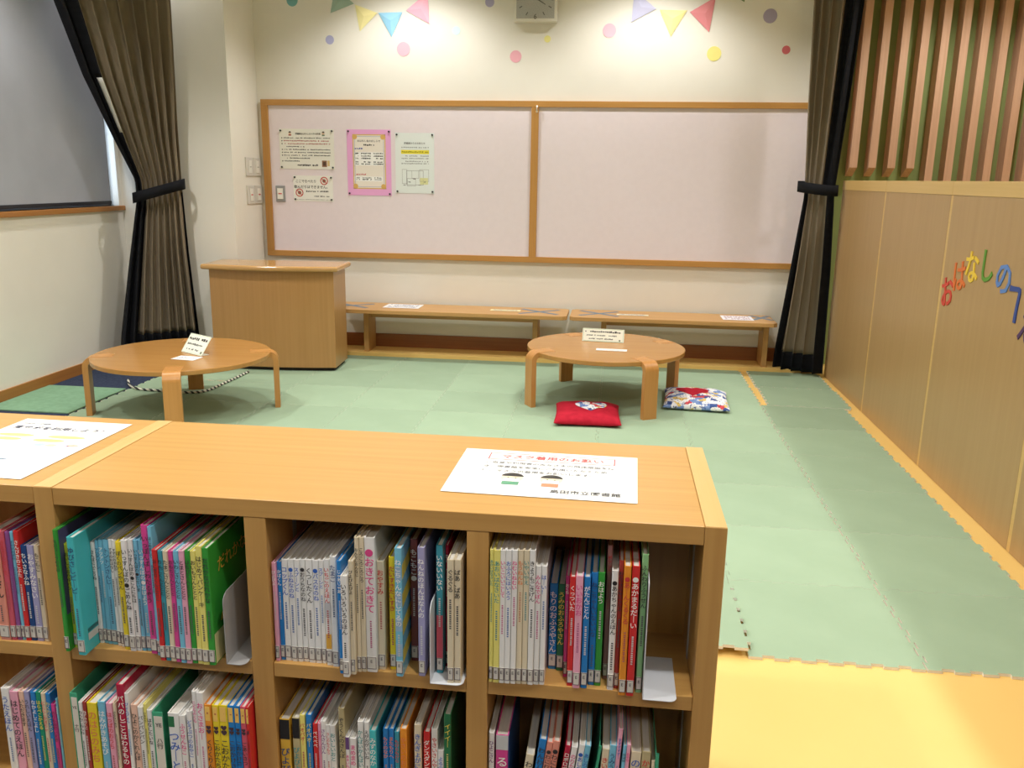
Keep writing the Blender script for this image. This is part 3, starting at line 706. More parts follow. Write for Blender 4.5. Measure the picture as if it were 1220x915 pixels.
curtain('tied brown curtain with black edging hanging by the slatted wall and partition',
        [(2.66, (1.07, 5.66)), (2.25, (1.105, 5.65)), (1.68, (1.125, 5.65)), (1.2, (1.150, 5.65)), (1.1, (1.152, 5.65)), (.62, (1.105, 5.65)), (.12, (1.052, 5.65)), (.01, (1.048, 5.65))],
        [(2.66, (1.36, 5.48)), (2.22, (1.350, 5.48)), (1.67, (1.325, 5.49)), (1.15, (1.295, 5.50)), (.64, (1.318, 5.50)), (.02, (1.325, 5.48))],
        2.64, 0.03, 1.165, 0.135, 5, 0.026, False, 8)
for a, e, nm in (((-3.0, 4.2, 2.685), (-2.72, 5.33, 2.685), 'the window curtain'), ((1.36, 4.4, 2.685), (1.12, 5.76, 2.685), 'the curtain by the slats')):
    tag(MB().sweep([a, e], 0.012, 10).build('curtain_rail', M_wmetal), 'slim white ceiling rail carrying ' + nm, 'curtain rail')

# ---------------------------------------------------------------- cushions
def cushion(x, y, w, d, rz, mat, label, patch_rgb, patch_mat, heart):
    t = thing('floor_cushion', (x, y, FZ), label, 'cushion', rz=rz); n = 26; th = 0.042
    def top(u, v): return th * ((1 - abs(u) ** 3.2) * (1 - abs(v) ** 3.2)) ** 0.42
    def pos(u, v): 
        pin = 1 - 0.045 * (1 - min(abs(u), 1) ** 2) * abs(v) ** 4; pin2 = 1 - 0.045 * (1 - min(abs(v), 1) ** 2) * abs(u) ** 4
        return u * w / 2 * pin2, v * d / 2 * pin
    v = []; f = []
    for sg in (1, -1):
        b0 = len(v)
        for j in range(n + 1):
            for i in range(n + 1):
                uu, vv = math.sin((2 * i / n - 1) * math.pi / 2), math.sin((2 * j / n - 1) * math.pi / 2)
                px, py = pos(uu, vv); k = top(uu, vv) * (1 + 0.06 * math.sin(9 * uu + 4 * vv))
                v.append((px, py, 0.018 + (k if sg > 0 else -k * 0.5)))
        for j in range(n):
            for i in range(n):
                q = (b0 + j * (n + 1) + i, b0 + j * (n + 1) + i + 1, b0 + (j + 1) * (n + 1) + i + 1, b0 + (j + 1) * (n + 1) + i); f.append(q if sg > 0 else q[::-1])
    me = bpy.data.meshes.new('cushion_cover'); me.from_pydata(v, [], f); me.update()
    bm = bmesh.new(); bm.from_mesh(me); bmesh.ops.remove_doubles(bm, verts=bm.verts, dist=0.0002); bm.to_mesh(me); bm.free()
    link('cushion_cover', me, mat, t, smooth=True)
    # heart appliqué following the puffed top
    hv, hf = [], []; rings, m = 8, 40
    for r in range(rings + 1):
        for k in range(m):
            a = 2 * math.pi * k / m; hx = 16 * math.sin(a) ** 3 / 17; hy = (13 * math.cos(a) - 5 * math.cos(2 * a) - 2 * math.cos(3 * a) - math.cos(4 * a)) / 17
            uu, vv = heart[0] + hx * heart[2] * r / rings, heart[1] + hy * heart[3] * r / rings
            px, py = pos(uu, vv); hv.append((px, py, 0.018 + top(uu, vv) * (1 + 0.06 * math.sin(9 * uu + 4 * vv)) + 0.0014))
    for r in range(rings):
        for k in range(m): hf.append((r * m + k, r * m + (k + 1) % m, (r + 1) * m + (k + 1) % m, (r + 1) * m + k))
    me = bpy.data.meshes.new('heart_patch'); me.from_pydata(hv, [], hf); me.update()
    link('heart_patch', me, patch_mat, t, smooth=True)
M_red = noisy('red_cotton', (170, 22, 44), (184, 30, 52), (30, 30, 30), 0.85, 0.1, 300, spec=0.2)
cushion(-0.103, 4.283, 0.335, 0.375, R(2), M_red, 'red floor cushion with a patterned heart in front of the round table', None, M_patch, (0.10, 0.10, 0.52, 0.58))
cushion(0.478, 4.690, 0.350, 0.405, R(-4), M_patch, 'patchwork print floor cushion with a red heart by the table leg', None, M_red, (-0.12, 0.16, 0.55, 0.60))

# ---------------------------------------------------------------- cards on the tables
TZ = FZ + 0.298 + 0.0012
def card(x, y, rz, w, h, lean, label, seed):
    t = thing('table_card', (x, y, TZ), label, 'card', rz=rz)
    q = Matrix.Rotation(R(lean), 4, 'X')
    def put(o): o.rotation_euler = (R(lean), 0, 0)
    put(MB().box(-w / 2, w / 2, -0.0009, 0.0009, 0, h).build('card_face', flat((244, 246, 232), 0.4), t, local=True))
    MB().box(-w / 2 + 0.004, w / 2 - 0.004, 0.0, 0.045, 0, 0.0012).build('card_foot', flat((240, 240, 230), 0.4), t, local=True)
    s = Sheet(q @ Vector((-w / 2, -0.0011, 0)), (1, 0, 0), q @ Vector((0, 0, 1)), t, local=True)
    s.dashes('printed_text', K, w * .06, w * .92, h * .68, h * .16, seed, gap=.1); s.dashes('printed_text', (90, 92, 90), w * .10, w * .82, h * .42, h * .11, seed + 1); s.dashes('printed_text', (90, 92, 90), w * .16, w * .74, h * .16, h * .11, seed + 2)
    s.frame('border', (150, 200, 150), w * .02, h * .03, w * .98, h * .97, w * .006); s.disc('picture', (120, 130, 110), w * .9, h * .14, h * .07)
    s.build()
card(-0.045, 4.815, R(-6), 0.235, 0.074, -18, 'white standing notice card on the round table by the cushions', 200)
card(-2.105, 4.060, R(-32), 0.185, 0.108, -36, 'white standing notice card on the round table before the desk', 210)
def slip(x, y, rz, w, d, label, seed):
    t = thing('paper_slip', (x, y, TZ), label, 'paper', rz=rz)
    MB().box(-w / 2, w / 2, -d / 2, d / 2, 0, 0.0008).build('paper', flat((246, 246, 240), 0.4), t, local=True)
    s = Sheet((-w / 2, -d / 2, 0.0010), (1, 0, 0), (0, 1, 0), t, local=True)
    for k in range(2): s.dashes('printed_text', (150, 150, 180), w * .1, w * .9, d * (.55 - .3 * k), d * .14, seed + k)
    s.build()
slip(0.006, 4.585, R(-2), 0.165, 0.052, 'small white paper slip flat on the table by the cushions', 220)
slip(-2.075, 3.955, R(-8), 0.125, 0.085, 'small white paper slip lying under the leaning card on the left table', 230)

# ---------------------------------------------------------------- barrier cord on the mat under the left table
pts = [(-2.80, 4.63, .013), (-2.74, 4.53, .014), (-2.665, 4.445, .017), (-2.60, 4.41, .016), (-2.50, 4.40, .016), (-2.38, 4.385, .016), (-2.27, 4.40, .016), (-2.225, 4.46, .016), (-2.215, 4.60, .016), (-2.205, 4.76, .016), (-2.20, 4.94, .016)]
def smooth_path(p, n=8):
    out = []
    for i in range(len(p) - 1):
        p0, p1, p2, p3 = Vector(p[max(i - 1, 0)]), Vector(p[i]), Vector(p[i + 1]), Vector(p[min(i + 2, len(p) - 1)])
        for k in range(n):
            t = k / n; out.append(0.5 * ((2 * p1) + (-p0 + p2) * t + (2 * p0 - 5 * p1 + 4 * p2 - p3) * t * t + (-p0 + 3 * p1 - 3 * p2 + p3) * t ** 3))
    out.append(Vector(p[-1])); return out
tag(MB().sweep(smooth_path(pts), 0.007, 8).build('barrier_cord', M_rope, smooth=True), 'thin black and white twisted cord lying on the floor under the left table', 'cord')

# ---------------------------------------------------------------- notices lying on the bookshelf
ns = thing('shelf_notice', (-0.107, 1.458, ZT + 0.0010), 'white mask notice with red heading and two faces, taped on the bookshelf top', 'notice', rz=R(-1.2))
w_, h_ = 0.328, 0.238
MB().box(-w_ / 2, w_ / 2, -h_ / 2, h_ / 2, 0, 0.0005).build('paper', M_paper, ns, local=True)
s = Sheet((-w_ / 2, -h_ / 2, 0.0006), (1, 0, 0), (0, 1, 0), ns, local=True)
RD = (206, 84, 84)
s.frame('heading_frame', (196, 70, 74), w_ * .155, h_ * .765, w_ * .875, h_ * .925, w_ * .006)
s.text('heading', RD, 'マスク着用のお願い', w_ * .52, h_ * .845, width=w_ * .58)
TX = (110, 112, 116)
s.text('printed_text', TX, 'ご自身や利用者のみなさまの飛沫感染を防', w_ * .515, h_ * .690, width=w_ * .72)
s.text('printed_text', TX, 'ぎ、図書館を安全にご利用いただくため', w_ * .495, h_ * .595, width=w_ * .68)
s.text('printed_text', TX, 'に、マスクの着用をお願いします。', w_ * .455, h_ * .500, width=w_ * .60)
for u, shirt in ((.335, (96, 158, 124)), (.545, (228, 140, 104))):
    s.disc('picture', (240, 222, 190), w_ * u, h_ * .355, w_ * .060, h_ * .085, 1); s.disc('picture', (44, 42, 40), w_ * u, h_ * .375, w_ * .062, h_ * .088, 2, 8, 172)
    s.rect('picture', (246, 246, 246), w_ * (u - .042), h_ * .275, w_ * (u + .042), h_ * .335, 3); s.rect('picture', shirt, w_ * (u - .045), h_ * .21, w_ * (u + .045), h_ * .275, 2)
    for du in (-.02, .02): s.disc('picture', (40, 40, 40), w_ * (u + du), h_ * .352, w_ * .005, None, 4)
s.text('printed_text', (70, 70, 72), '島田市立図書館', w_ * .735, h_ * .125, width=w_ * .36)
s.build(rough=0.5)
n2 = thing('shelf_notice', (-1.104, 1.455, ZT + 0.0010), 'large white flyer with yellow highlights and dark heading on the bookshelf top', 'notice', rz=R(-1.0))
w_, h_ = 0.238, 0.340
MB().box(-w_ / 2, w_ / 2, -h_ / 2, h_ / 2, 0, 0.0005).build('paper', M_paper, n2, local=True)
s = Sheet((-w_ / 2, -h_ / 2, 0.0006), (1, 0, 0), (0, 1, 0), n2, local=True)
s.text('heading', (56, 58, 84), '育サポを利用しよう！', w_ * .475, h_ * .825, width=w_ * .82)
s.text('printed_text', (96, 98, 110), '島田市立図書館', w_ * .20, h_ * .905, width=w_ * .26)
s.dashes('printed_text', (190, 196, 206), w_ * .55, w_ * .86, h_ * .90, h_ * .014, 300)
for a in ((.06, .66, .40, .70), (.52, .66, .86, .70), (.10, .59, .36, .625), (.46, .59, .74, .625)):
    s.disc('highlight', (248, 236, 130), w_ * (a[0] + a[2]) / 2, h_ * (a[1] + a[3]) / 2, w_ * (a[2] - a[0]) / 2, h_ * .028, 1)
for k, v in enumerate((.72, .55, .50, .44, .40, .36, .30, .26, .20, .15)): s.dashes('printed_text', (196, 204, 214), w_ * .08, w_ * (.55 + .1 * (k % 3)), h_ * v, h_ * .013, 310 + k)
for u, v, c_ in ((.60, .53, (170, 224, 214)), (.70, .53, (246, 190, 170)), (.80, .53, (214, 190, 226)), (.88, .54, (240, 176, 160)), (.55, .28, (190, 204, 226)), (.50, .10, (246, 206, 224))): s.disc('picture', c_, w_ * u, h_ * v, w_ * .05, h_ * .02, 1)
s.build(rough=0.5)

# ---------------------------------------------------------------- bookends
def bookend(x, y0, y1, h, base_x, mat, label):
    t = thing('bookend', (x, y0, Z1), label, 'bookend', 'sheet metal bookends')
    c = 0.018
    p = [(y0, 0)] + [(y1, 0), (y1, h - c)] + [(y1 - c + c * math.cos(R(a)), h - c + c * math.sin(R(a))) for a in range(15, 91, 15)] + [(y0 + c + c * math.cos(R(a)), h - c + c * math.sin(R(a))) for a in range(90, 181, 15)]
    v = [(x, a, Z1 + 0.0004 + b_) for a, b_ in p] + [(x + 0.0012, a, Z1 + 0.0004 + b_) for a, b_ in p]; N_ = len(p)
    mb = MB().raw(v, [tuple(range(N_)), tuple(range(2 * N_ - 1, N_ - 1, -1))] + [(i, N_ + i, N_ + (i + 1) % N_, (i + 1) % N_) for i in range(N_)]); bmesh.ops.recalc_face_normals(mb.bm, faces=mb.bm.faces)
    mb.build('upright_plate', mat, t)
    xa, xb = min(x, base_x), max(x, base_x)
    q = 0.012; sg = 1 if base_x > x else -1
    out = [(x, y0), (base_x - sg * q, y0)] + [(base_x - sg * q + sg * q * math.sin(R(a)), y0 + q - q * math.cos(R(a))) for a in range(20, 91, 20)] + [(base_x, y1), (x, y1)]
    if sg < 0: out = out[::-1]
    MB().prism(out, Z1 + 0.0003, Z1 + 0.0014).build('base_plate', mat, t)
bookend(-0.6215, 1.243, 1.36, 0.128, -0.588, M_metal, 'grey steel bookend propping the green picture book')
bookend(-0.2700, 1.236, 1.35, 0.140, -0.2155, M_wmetal, 'white steel bookend with books standing on its base plate')
bookend(0.0745, 1.240, 1.37, 0.205, 0.1290, M_wmetal, 'white steel bookend with empty base plate in the end bay')

# ---------------------------------------------------------------- picture books
RGB = dict(white=(240, 239, 236), cream=(228, 214, 184), khaki=(196, 182, 138), salmon=(232, 152, 132), rose=(214, 92, 110), purple=(150, 84, 150), skyblue=(124, 196, 224),
           red=(214, 48, 46), navy=(34, 70, 130), lavender=(168, 164, 204), green=(58, 158, 58), lime=(196, 208, 66), turquoise=(76, 196, 202), yellow=(240, 216, 50), magenta=(222, 74, 150),
           teal=(62, 152, 172), pink=(240, 172, 196), paleyellow=(240, 230, 128), blue=(40, 130, 204), crimson=(186, 32, 66), rust=(128, 66, 64), forest=(44, 118, 74), rosebrown=(178, 124, 120),
           brick=(164, 60, 52), orange=(236, 150, 46), mint=(142, 196, 136), peach=(240, 198, 176), emerald=(32, 148, 116), gold=(226, 180, 66), amber=(232, 176, 70))
CN = dict(skyblue='light blue', paleyellow='pale yellow', rosebrown='rosy brown', emerald='emerald green', forest='dark green', lime='yellow green', mint='mint green', crimson='deep red', gold='golden yellow', khaki='beige', brick='brick red', rust='maroon', blue='bright blue', navy='navy blue')
TC = dict(k=(46, 44, 46), r=(206, 60, 56), w=(244, 242, 236), n=(40, 70, 120), b=(50, 100, 190), m=(222, 76, 140), p=(130, 70, 140), t=(60, 150, 150), o=(226, 130, 70), y=(240, 222, 90))
BOOKS = [
    (0, 1, -1.0472, 0.019, 1.2618, 0.2051, 0, 'salmon', 'ももいろさん', 'k'),
    (0, 1, -1.0277, 0.0099, 1.2634, 0.2056, 0, 'rose', 'さるさんおいで', 'r'),
    (0, 1, -1.0174, 0.0079, 1.2648, 0.2039, 0, 'purple', 'にじいろねんね', 'p'),
    (0, 1, -1.0091, 0.0065, 1.2661, 0.2039, 0, 'skyblue', 'すやすやすや', 'n'),
    (0, 1, -1.002, 0.0092, 1.2653, 0.2065, 0, 'red', 'さんびきのこぶた', 'w'),
    (0, 1, -0.9925, 0.0106, 1.2666, 0.1804, 0, 'navy', 'ちいさなふね', 'w'),
    (0, 1, -0.9814, 0.0128, 1.267, 0.181, 0, 'lavender', 'おやすみなさい', 'w'),
    (0, 1, -0.9682, 0.0092, 1.267, 0.1819, 0, 'cream', 'もこもこ', 'k'),
    (1, 1, -0.912, 0.0078, 1.2424, 0.2242, 0, 'green+purple', 'ちびゴリラのちび', 'k'),
    (1, 1, -0.9038, 0.0082, 1.2558, 0.194, 0, 'lime', 'おいしいおかゆパン', 'k'),
    (1, 1, -0.8831, 0.013, 1.235, 0.2163, 0, 'turquoise', 'ゆびさしピ｜ピ｜', 'n'),
    (1, 1, -0.8698, 0.0073, 1.2763, 0.1906, 0, 'white', 'さんぽにいこうね', 'k'),
    (1, 1, -0.8621, 0.0068, 1.2776, 0.194, 0, 'skyblue', 'アツアツ｜ン', 'n'),
    (1, 1, -0.8542, 0.0082, 1.2757, 0.197, 0, 'skyblue', 'アツアツ', 'w'),
    (1, 1, -0.8455, 0.0103, 1.2751, 0.1979, 0, 'skyblue', 'トントンさんじ｜', 'n'),
    (1, 1, -0.8338, 0.0069, 1.2725, 0.1998, 0, 'white', 'すずのおはなし', 'k'),
    (1, 1, -0.8259, 0.0062, 1.2706, 0.1995, 0, 'white', 'すずのおまねき', 'k'),
    (1, 1, -0.8153, 0.0095, 1.263, 0.2002, 0, 'yellow', 'ぼくのパンやさん', 'k'),
    (1, 1, -0.8034, 0.0107, 1.2599, 0.2056, 0, 'white', 'いっすんぼの●ごめんね', 'k'),
    (1, 1, -0.7923, 0.0088, 1.2615, 0.2073, 0, 'white', 'いっすんぼの●こんにちは', 'k'),
    (1, 1, -0.7831, 0.0075, 1.2629, 0.2057, 0, 'skyblue', 'いっすんぼの●ただいま', 'k'),
    (1, 1, -0.7752, 0.0099, 1.264, 0.2057, 0, 'skyblue', 'いっすんぼの●おはよう', 'w'),
    (1, 1, -0.7633, 0.0118, 1.2569, 0.2366, 0, 'magenta', 'いっぽんばしわたるぞう', 'k'),
    (1, 1, -0.7495, 0.0067, 1.253, 0.2359, 0, 'skyblue', 'はじめまして', 'k'),
    (1, 1, -0.7367, 0.0089, 1.2385, 0.2022, 0, 'red', 'おにぎりくんととと', 'k'),
    (1, 1, -0.7274, 0.0085, 1.2398, 0.2006, 0, 'teal', 'りんごくんととと', 'k'),
    (1, 1, -0.7184, 0.0093, 1.2394, 0.2014, 0, 'cream', 'たまごさんととと', 'k'),
    (1, 1, -0.7085, 0.0086, 1.2385, 0.2025, 0, 'magenta', 'おもちさんととと', 'k'),
    (1, 1, -0.6989, 0.0092, 1.2371, 0.2038, 0, 'skyblue', 'いわしさんととと', 'k'),
    (1, 1, -0.6892, 0.0094, 1.2367, 0.2046, 0, 'pink', 'とまとさんととと', 'k'),
    (1, 1, -0.6794, 0.009, 1.2381, 0.2046, 0, 'green', 'はなびくんととと', 'k'),
    (1, 1, -0.67, 0.0094, 1.2384, 0.2051, 0, 'paleyellow', 'おいもさんととと', 'k'),
    (1, 1, -0.6598, 0.0108, 1.237, 0.2146, 0, 'paleyellow', 'はじめてパンケ｜キ', 'k'),
    (1, 1, -0.6487, 0.0108, 1.2369, 0.2121, 0, 'green+green', 'だれかなだれかな', 'k'),
    (2, 1, -0.5434, 0.007, 1.2657, 0.1801, 0, 'pink', 'ぴよぴよ', 'w'),
    (2, 1, -0.536, 0.0076, 1.2701, 0.1805, 0, 'blue', 'かばくん', 'w'),
    (2, 1, -0.5279, 0.0107, 1.2703, 0.186, 0, 'white', 'コップくん', 'b'),
    (2, 1, -0.516, 0.0098, 1.2685, 0.1876, 0, 'white', '●ふねなのね', 'b'),
    (2, 1, -0.5057, 0.009, 1.2689, 0.1872, 0, 'white', 'スプ｜ンと', 'b'),
    (2, 1, -0.4964, 0.0093, 1.2702, 0.1882, 0, 'white', '●おうちなのね', 'k'),
    (2, 1, -0.486, 0.0113, 1.2688, 0.1895, 0, 'white', 'くつしたくん', 'k'),
    (2, 1, -0.4741, 0.0103, 1.2689, 0.1887, 0, 'white', '●バスなのね', 'b'),
    (2, 1, -0.4633, 0.0077, 1.2693, 0.1892, 0, 'white', 'スプ｜ンと', 'b'),
    (2, 1, -0.4534, 0.0096, 1.265, 0.1935, 0, 'white+amber', 'いちごのえほん', 'r'),
    (2, 1, -0.4424, 0.0106, 1.2626, 0.2003, 0, 'white', 'たまご', 'n'),
    (2, 1, -0.4243, 0.0073, 1.244, 0.2021, 0, 'blue', 'じゃあじゃあ', 'w'),
    (2, 1, -0.4158, 0.0106, 1.235, 0.1813, 0, 'white', 'いろいろいろのほん', 'k'),
    (2, 1, -0.4048, 0.0076, 1.2439, 0.2034, 0, 'cream', 'ぴよぴよぴよ', 'k'),
    (2, 1, -0.3967, 0.0067, 1.2533, 0.2411, 0, 'cream', 'おんなじおんなじ', 'k'),
    (2, 1, -0.3897, 0.008, 1.2545, 0.2411, 0, 'cream', 'ころころころころ', 'k'),
    (2, 1, -0.3813, 0.0172, 1.2557, 0.2411, 0, 'white', '●おきておきて', 'm'),
    (2, 1, -0.3638, 0.0117, 1.2656, 0.1962, 0, 'cream', 'おやすみ', 'r'),
    (2, 1, -0.3446, 0.0107, 1.2683, 0.2043, 0, 'yellow', 'だいすきだいすき', 'r'),
    (2, 1, -0.3297, 0.0115, 1.2494, 0.2283, 0, 'skyblue+yellow', 'ねこちゃんなにしてるの', 'w'),
    (2, 1, -0.316, 0.0122, 1.2994, 0.2232, 0, 'rust', 'もこもこ●', 'w'),
    (2, 1, -0.2933, 0.0112, 1.2558, 0.2294, 0, 'lavender', 'ねんねのほんはなんの', 'w'),
    (2, 1, -0.2652, 0.011, 1.267, 0.2295, 0, 'teal+rose', 'いないいない', 'w'),
    (2, 1, -0.2538, 0.0048, 1.2881, 0.2208, 0, 'crimson', 'おでこ', 'w'),
    (2, 1, -0.242, 0.0104, 1.2405, 0.2178, 0, 'cream', 'ぐるぐる', 'k'),
    (2, 1, -0.231, 0.0107, 1.2421, 0.2178, 0, 'cream', 'ばあ、ばあ', 'k'),
    (3, 1, -0.1755, 0.0059, 1.2558, 0.2343, 0, 'paleyellow', 'あかいはなさいた', 't'),
    (3, 1, -0.1688, 0.0097, 1.2545, 0.234, 0, 'paleyellow', 'あおいはなさいた', 't'),
    (3, 1, -0.1587, 0.0084, 1.2544, 0.2347, 0, 'white', 'いいこいいこして', 'm'),
    (3, 1, -0.1499, 0.009, 1.2546, 0.2352, 0, 'white', 'おふろにはいろう', 'b'),
    (3, 1, -0.1403, 0.0088, 1.2549, 0.2357, 0, 'white', 'ねむいねむい', 'm'),
    (3, 1, -0.131, 0.0088, 1.2562, 0.2357, 0, 'cream', 'もうねんね', 'o'),
    (3, 1, -0.1217, 0.0088, 1.2565, 0.2362, 0, 'cream', 'いやいやえ', 't'),
    (3, 1, -0.1123, 0.0093, 1.2563, 0.237, 0, 'white', 'きょうもごきげん', 'k'),
    (3, 1, -0.1025, 0.0087, 1.2582, 0.2102, 0, 'white', 'みんなでぽん', 'm'),
    (3, 1, -0.0932, 0.0087, 1.259, 0.2104, 0, 'white', 'は｜い！', 'b'),
    (3, 1, -0.0823, 0.0133, 1.3084, 0.157, 0, 'blue', 'もりのおふろやさん', 'w'),
    (3, 1, -0.068, 0.0114, 1.3048, 0.1581, 0, 'forest', 'うみのおふろやさん', 'y'),
    (3, 1, -0.0555, 0.0064, 1.2872, 0.1822, 0, 'magenta', 'おくち', 'w'),
    (3, 1, -0.0479, 0.0093, 1.2624, 0.1931, 0, 'red', 'くっついた', 'w'),
    (3, 1, -0.0381, 0.0113, 1.2575, 0.1978, 0, 'pink', 'いいおかお', 'm'),
    (3, 1, -0.0252, 0.0101, 1.2593, 0.1962, 0, 'blue', 'がたんごとん', 'w'),
    (3, 1, -0.0139, 0.0103, 1.2699, 0.1998, 0, 'blue', 'ねこちゃんいないいな', 'n'),
    (3, 1, -0.0032, 0.0103, 1.2693, 0.2008, 0, 'green', 'おはよう', 'w'),
    (3, 1, 0.0097, 0.0079, 1.2911, 0.239, 0, 'rosebrown', 'ポケット', 'r'),
    (3, 1, 0.0179, 0.01, 1.2603, 0.2097, 0, 'white', '●あかちゃんのえほん', 'k'),
    (3, 1, 0.0286, 0.0074, 1.2655, 0.2252, 0, 'brick', 'おとうさんもいっしょ', 'k'),
    (3, 1, 0.0363, 0.0108, 1.2475, 0.2248, 0, 'orange', '●あ｜んくるくる', 'r'),
    (3, 1, 0.0486, 0.0117, 1.2477, 0.2255, 0, 'red', '●あかまるだ｜い', 'w'),
    (3, 1, 0.0635, 0.0097, 1.2591, 0.2413, 0, 'mint', 'ふんわりふうせん', 'k'),
    (0, 2, -1.0646, 0.0151, 1.265, 0.2067, 0.0, 'white', 'うたえほん', 'b'),
    (0, 2, -1.0483, 0.0156, 1.265, 0.2017, 0.0, 'pink', 'はじめてのえほん', 'k'),
    (0, 2, -1.0307, 0.0098, 1.265, 0.2033, 0.0, 'peach', 'いただきます', 'k'),
    (0, 2, -1.0205, 0.0098, 1.265, 0.2037, 0.0, 'lavender', 'うれしいえほん', 'k'),
    (0, 2, -1.0078, 0.01, 1.265, 0.2041, 0.0, 'blue', 'なかよしこよし', 'w'),
    (0, 2, -0.9974, 0.009, 1.265, 0.2043, 0.0, 'emerald', 'はらぺこかえる', 'y'),
    (0, 2, -0.9876, 0.0082, 1.265, 0.2034, 0.0, 'cream', 'にこにこかぼちゃ', 'r'),
    (0, 2, -0.9788, 0.0082, 1.265, 0.203, 0.0, 'blue', 'わくわくどうぶつ', 'y'),
    (0, 2, -0.9702, 0.0082, 1.265, 0.1829, 0.0, 'magenta', 'のりものだいすき', 'k'),
    (0, 2, -0.9601, 0.0042, 1.265, 0.1944, 0.0, 'skyblue', 'とととと', 'w'),
    (1, 2, -0.912, 0.0134, 1.239, 0.2281, 0.0, 'DIVIDER', 'ナ行', 'k'),
    (1, 2, -0.8982, 0.0072, 1.239, 0.211, 0.0, 'white', 'ねんねこねんね', 'k'),
    (1, 2, -0.8904, 0.0067, 1.239, 0.2118, 0.0, 'brick', 'ねずみのくに', 'w'),
    (1, 2, -0.8822, 0.0179, 1.239, 0.2114, 0.0, 'yellow', 'のはらのみち', 'o'),
    (1, 2, -0.8618, 0.0134, 1.239, 0.2157, 0.0, 'skyblue', 'はみがきあそび', 'w'),
    (1, 2, -0.8465, 0.0111, 1.239, 0.2136, 0.0, 'pink', 'はっぱのおうち', 'r'),
    (1, 2, -0.8337, 0.0058, 1.239, 0.216, 0.0, 'cream', 'はるなつあき', 'k'),
    (1, 2, -0.824, 0.0133, 1.239, 0.2529, 0.0, 'crimson', 'パパのしごとはわるもの', 'w'),
    (1, 2, -0.8103, 0.0071, 1.239, 0.2367, 0.0, 'white', 'ぴょんぴょん', 'b'),
    (1, 2, -0.8001, 0.011, 1.239, 0.2157, 0.0, 'peach', 'ひよこのかくれんぼ', 'k'),
    (1, 2, -0.7884, 0.0099, 1.239, 0.2121, 0.0, 'white', 'パンパンパン', 'k'),
    (1, 2, -0.7773, 0.0052, 1.239, 0.219, 0.0, 'paleyellow', 'ひまわり', 'k'),
    (1, 2, -0.7717, 0.0092, 1.239, 0.2078, 0.0, 'white', 'はなしたいな', 'k'),
    (1, 2, -0.7617, 0.0187, 1.239, 0.2054, 0.0, 'DIVIDER', 'ハ行', 'k'),
    (1, 2, -0.7334, 0.0197, 1.239, 0.2058, 0.0, 'white+green', 'つみ｜とん', 'b'),
    (1, 2, -0.713, 0.0109, 1.239, 0.2031, 0.0, 'white', 'ふうせんねこ', 'm'),
    (1, 2, -0.6993, 0.0098, 1.239, 0.2125, 0.0, 'white', 'どうぶつのおやこ', 'b'),
    (1, 2, -0.6867, 0.0073, 1.239, 0.2518, 0.0, 'white', 'こどものとも', 'm'),
    (1, 2, -0.679, 0.0127, 1.239, 0.2502, 0.0, 'white', 'おくさまお｜', 'm'),
    (1, 2, -0.6659, 0.0123, 1.239, 0.2284, 0.0, 'orange+tag', 'くりくりんご', 'k'),
    (1, 2, -0.652, 0.0118, 1.239, 0.2286, 0.0, 'yellow+tag', 'こおかたち', 'k'),
    (1, 2, -0.6397, 0.0152, 1.239, 0.2298, 0.0, 'yellow+tag', 'こおかたち', 'k'),
    (1, 2, -0.6241, 0.0116, 1.239, 0.2301, 0.0, 'blue+tag', 'こおかけさ', 'k'),
    (1, 2, -0.6121, 0.0102, 1.239, 0.2301, 0.0, 'blue+tag', 'こおかけさ', 'k'),
    (1, 2, -0.6014, 0.0097, 1.239, 0.23, 0.0, 'rose+tag', 'ごあいさつ', 'k'),
    (1, 2, -0.5914, 0.0052, 1.239, 0.2298, 0.0, 'red+tag', 'こうさつ', 'k'),
    (2, 2, -0.5434, 0.0179, 1.265, 0.1949, 0.0, 'gold+cap', 'ぴよぴよ', 'n'),
    (2, 2, -0.5205, 0.0129, 1.265, 0.1993, 0.0, 'khaki+cap', 'ぴよぴよ', 't'),
    (2, 2, -0.5067, 0.0093, 1.265, 0.2061, 0.0, 'paleyellow', 'パオパオ｜', 'r'),
    (2, 2, -0.4955, 0.0099, 1.265, 0.2072, 0.0, 'blue', 'パオパオ｜', 'y'),
    (2, 2, -0.4837, 0.0083, 1.265, 0.1911, 0.0, 'red', 'べべべべ', 'w'),
    (2, 2, -0.4744, 0.0048, 1.265, 0.1931, 0.0, 'pink', 'ほんほん', 'm'),
    (2, 2, -0.4692, 0.0087, 1.265, 0.1979, 0.0, 'white', 'さんさんさん', 'p'),
    (2, 2, -0.4601, 0.0067, 1.265, 0.1912, 0.0, 'white', 'うしのもうもう', 'r'),
    (2, 2, -0.4529, 0.0098, 1.265, 0.1909, 0.0, 'white', 'おいしいおと', 't'),
    (2, 2, -0.4371, 0.0106, 1.265, 0.2257, 0.0, 'khaki', 'ぞうくんのさんぽ', 'k'),
    (2, 2, -0.426, 0.0068, 1.265, 0.1707, 0.0, 'white+purple', 'あまいね', 'm'),
    (2, 2, -0.4183, 0.0108, 1.265, 0.1694, 0.0, 'white', 'まめまめ', 'm'),
    (2, 2, -0.4037, 0.0097, 1.265, 0.2032, 0.0, 'white', 'かんぱいかんぱい', 't'),
    (2, 2, -0.3921, 0.0086, 1.265, 0.2033, 0.0, 'white', 'えがおがいいね', 'k'),
    (2, 2, -0.383, 0.0115, 1.265, 0.1879, 0.0, 'turquoise', 'みずのなか', 'w'),
    (2, 2, -0.3591, 0.0089, 1.265, 0.1933, 0.0, 'blue', 'もりのなか', 'o'),
    (2, 2, -0.349, 0.0088, 1.265, 0.1943, 0.0, 'blue', 'またもりへ', 'o'),
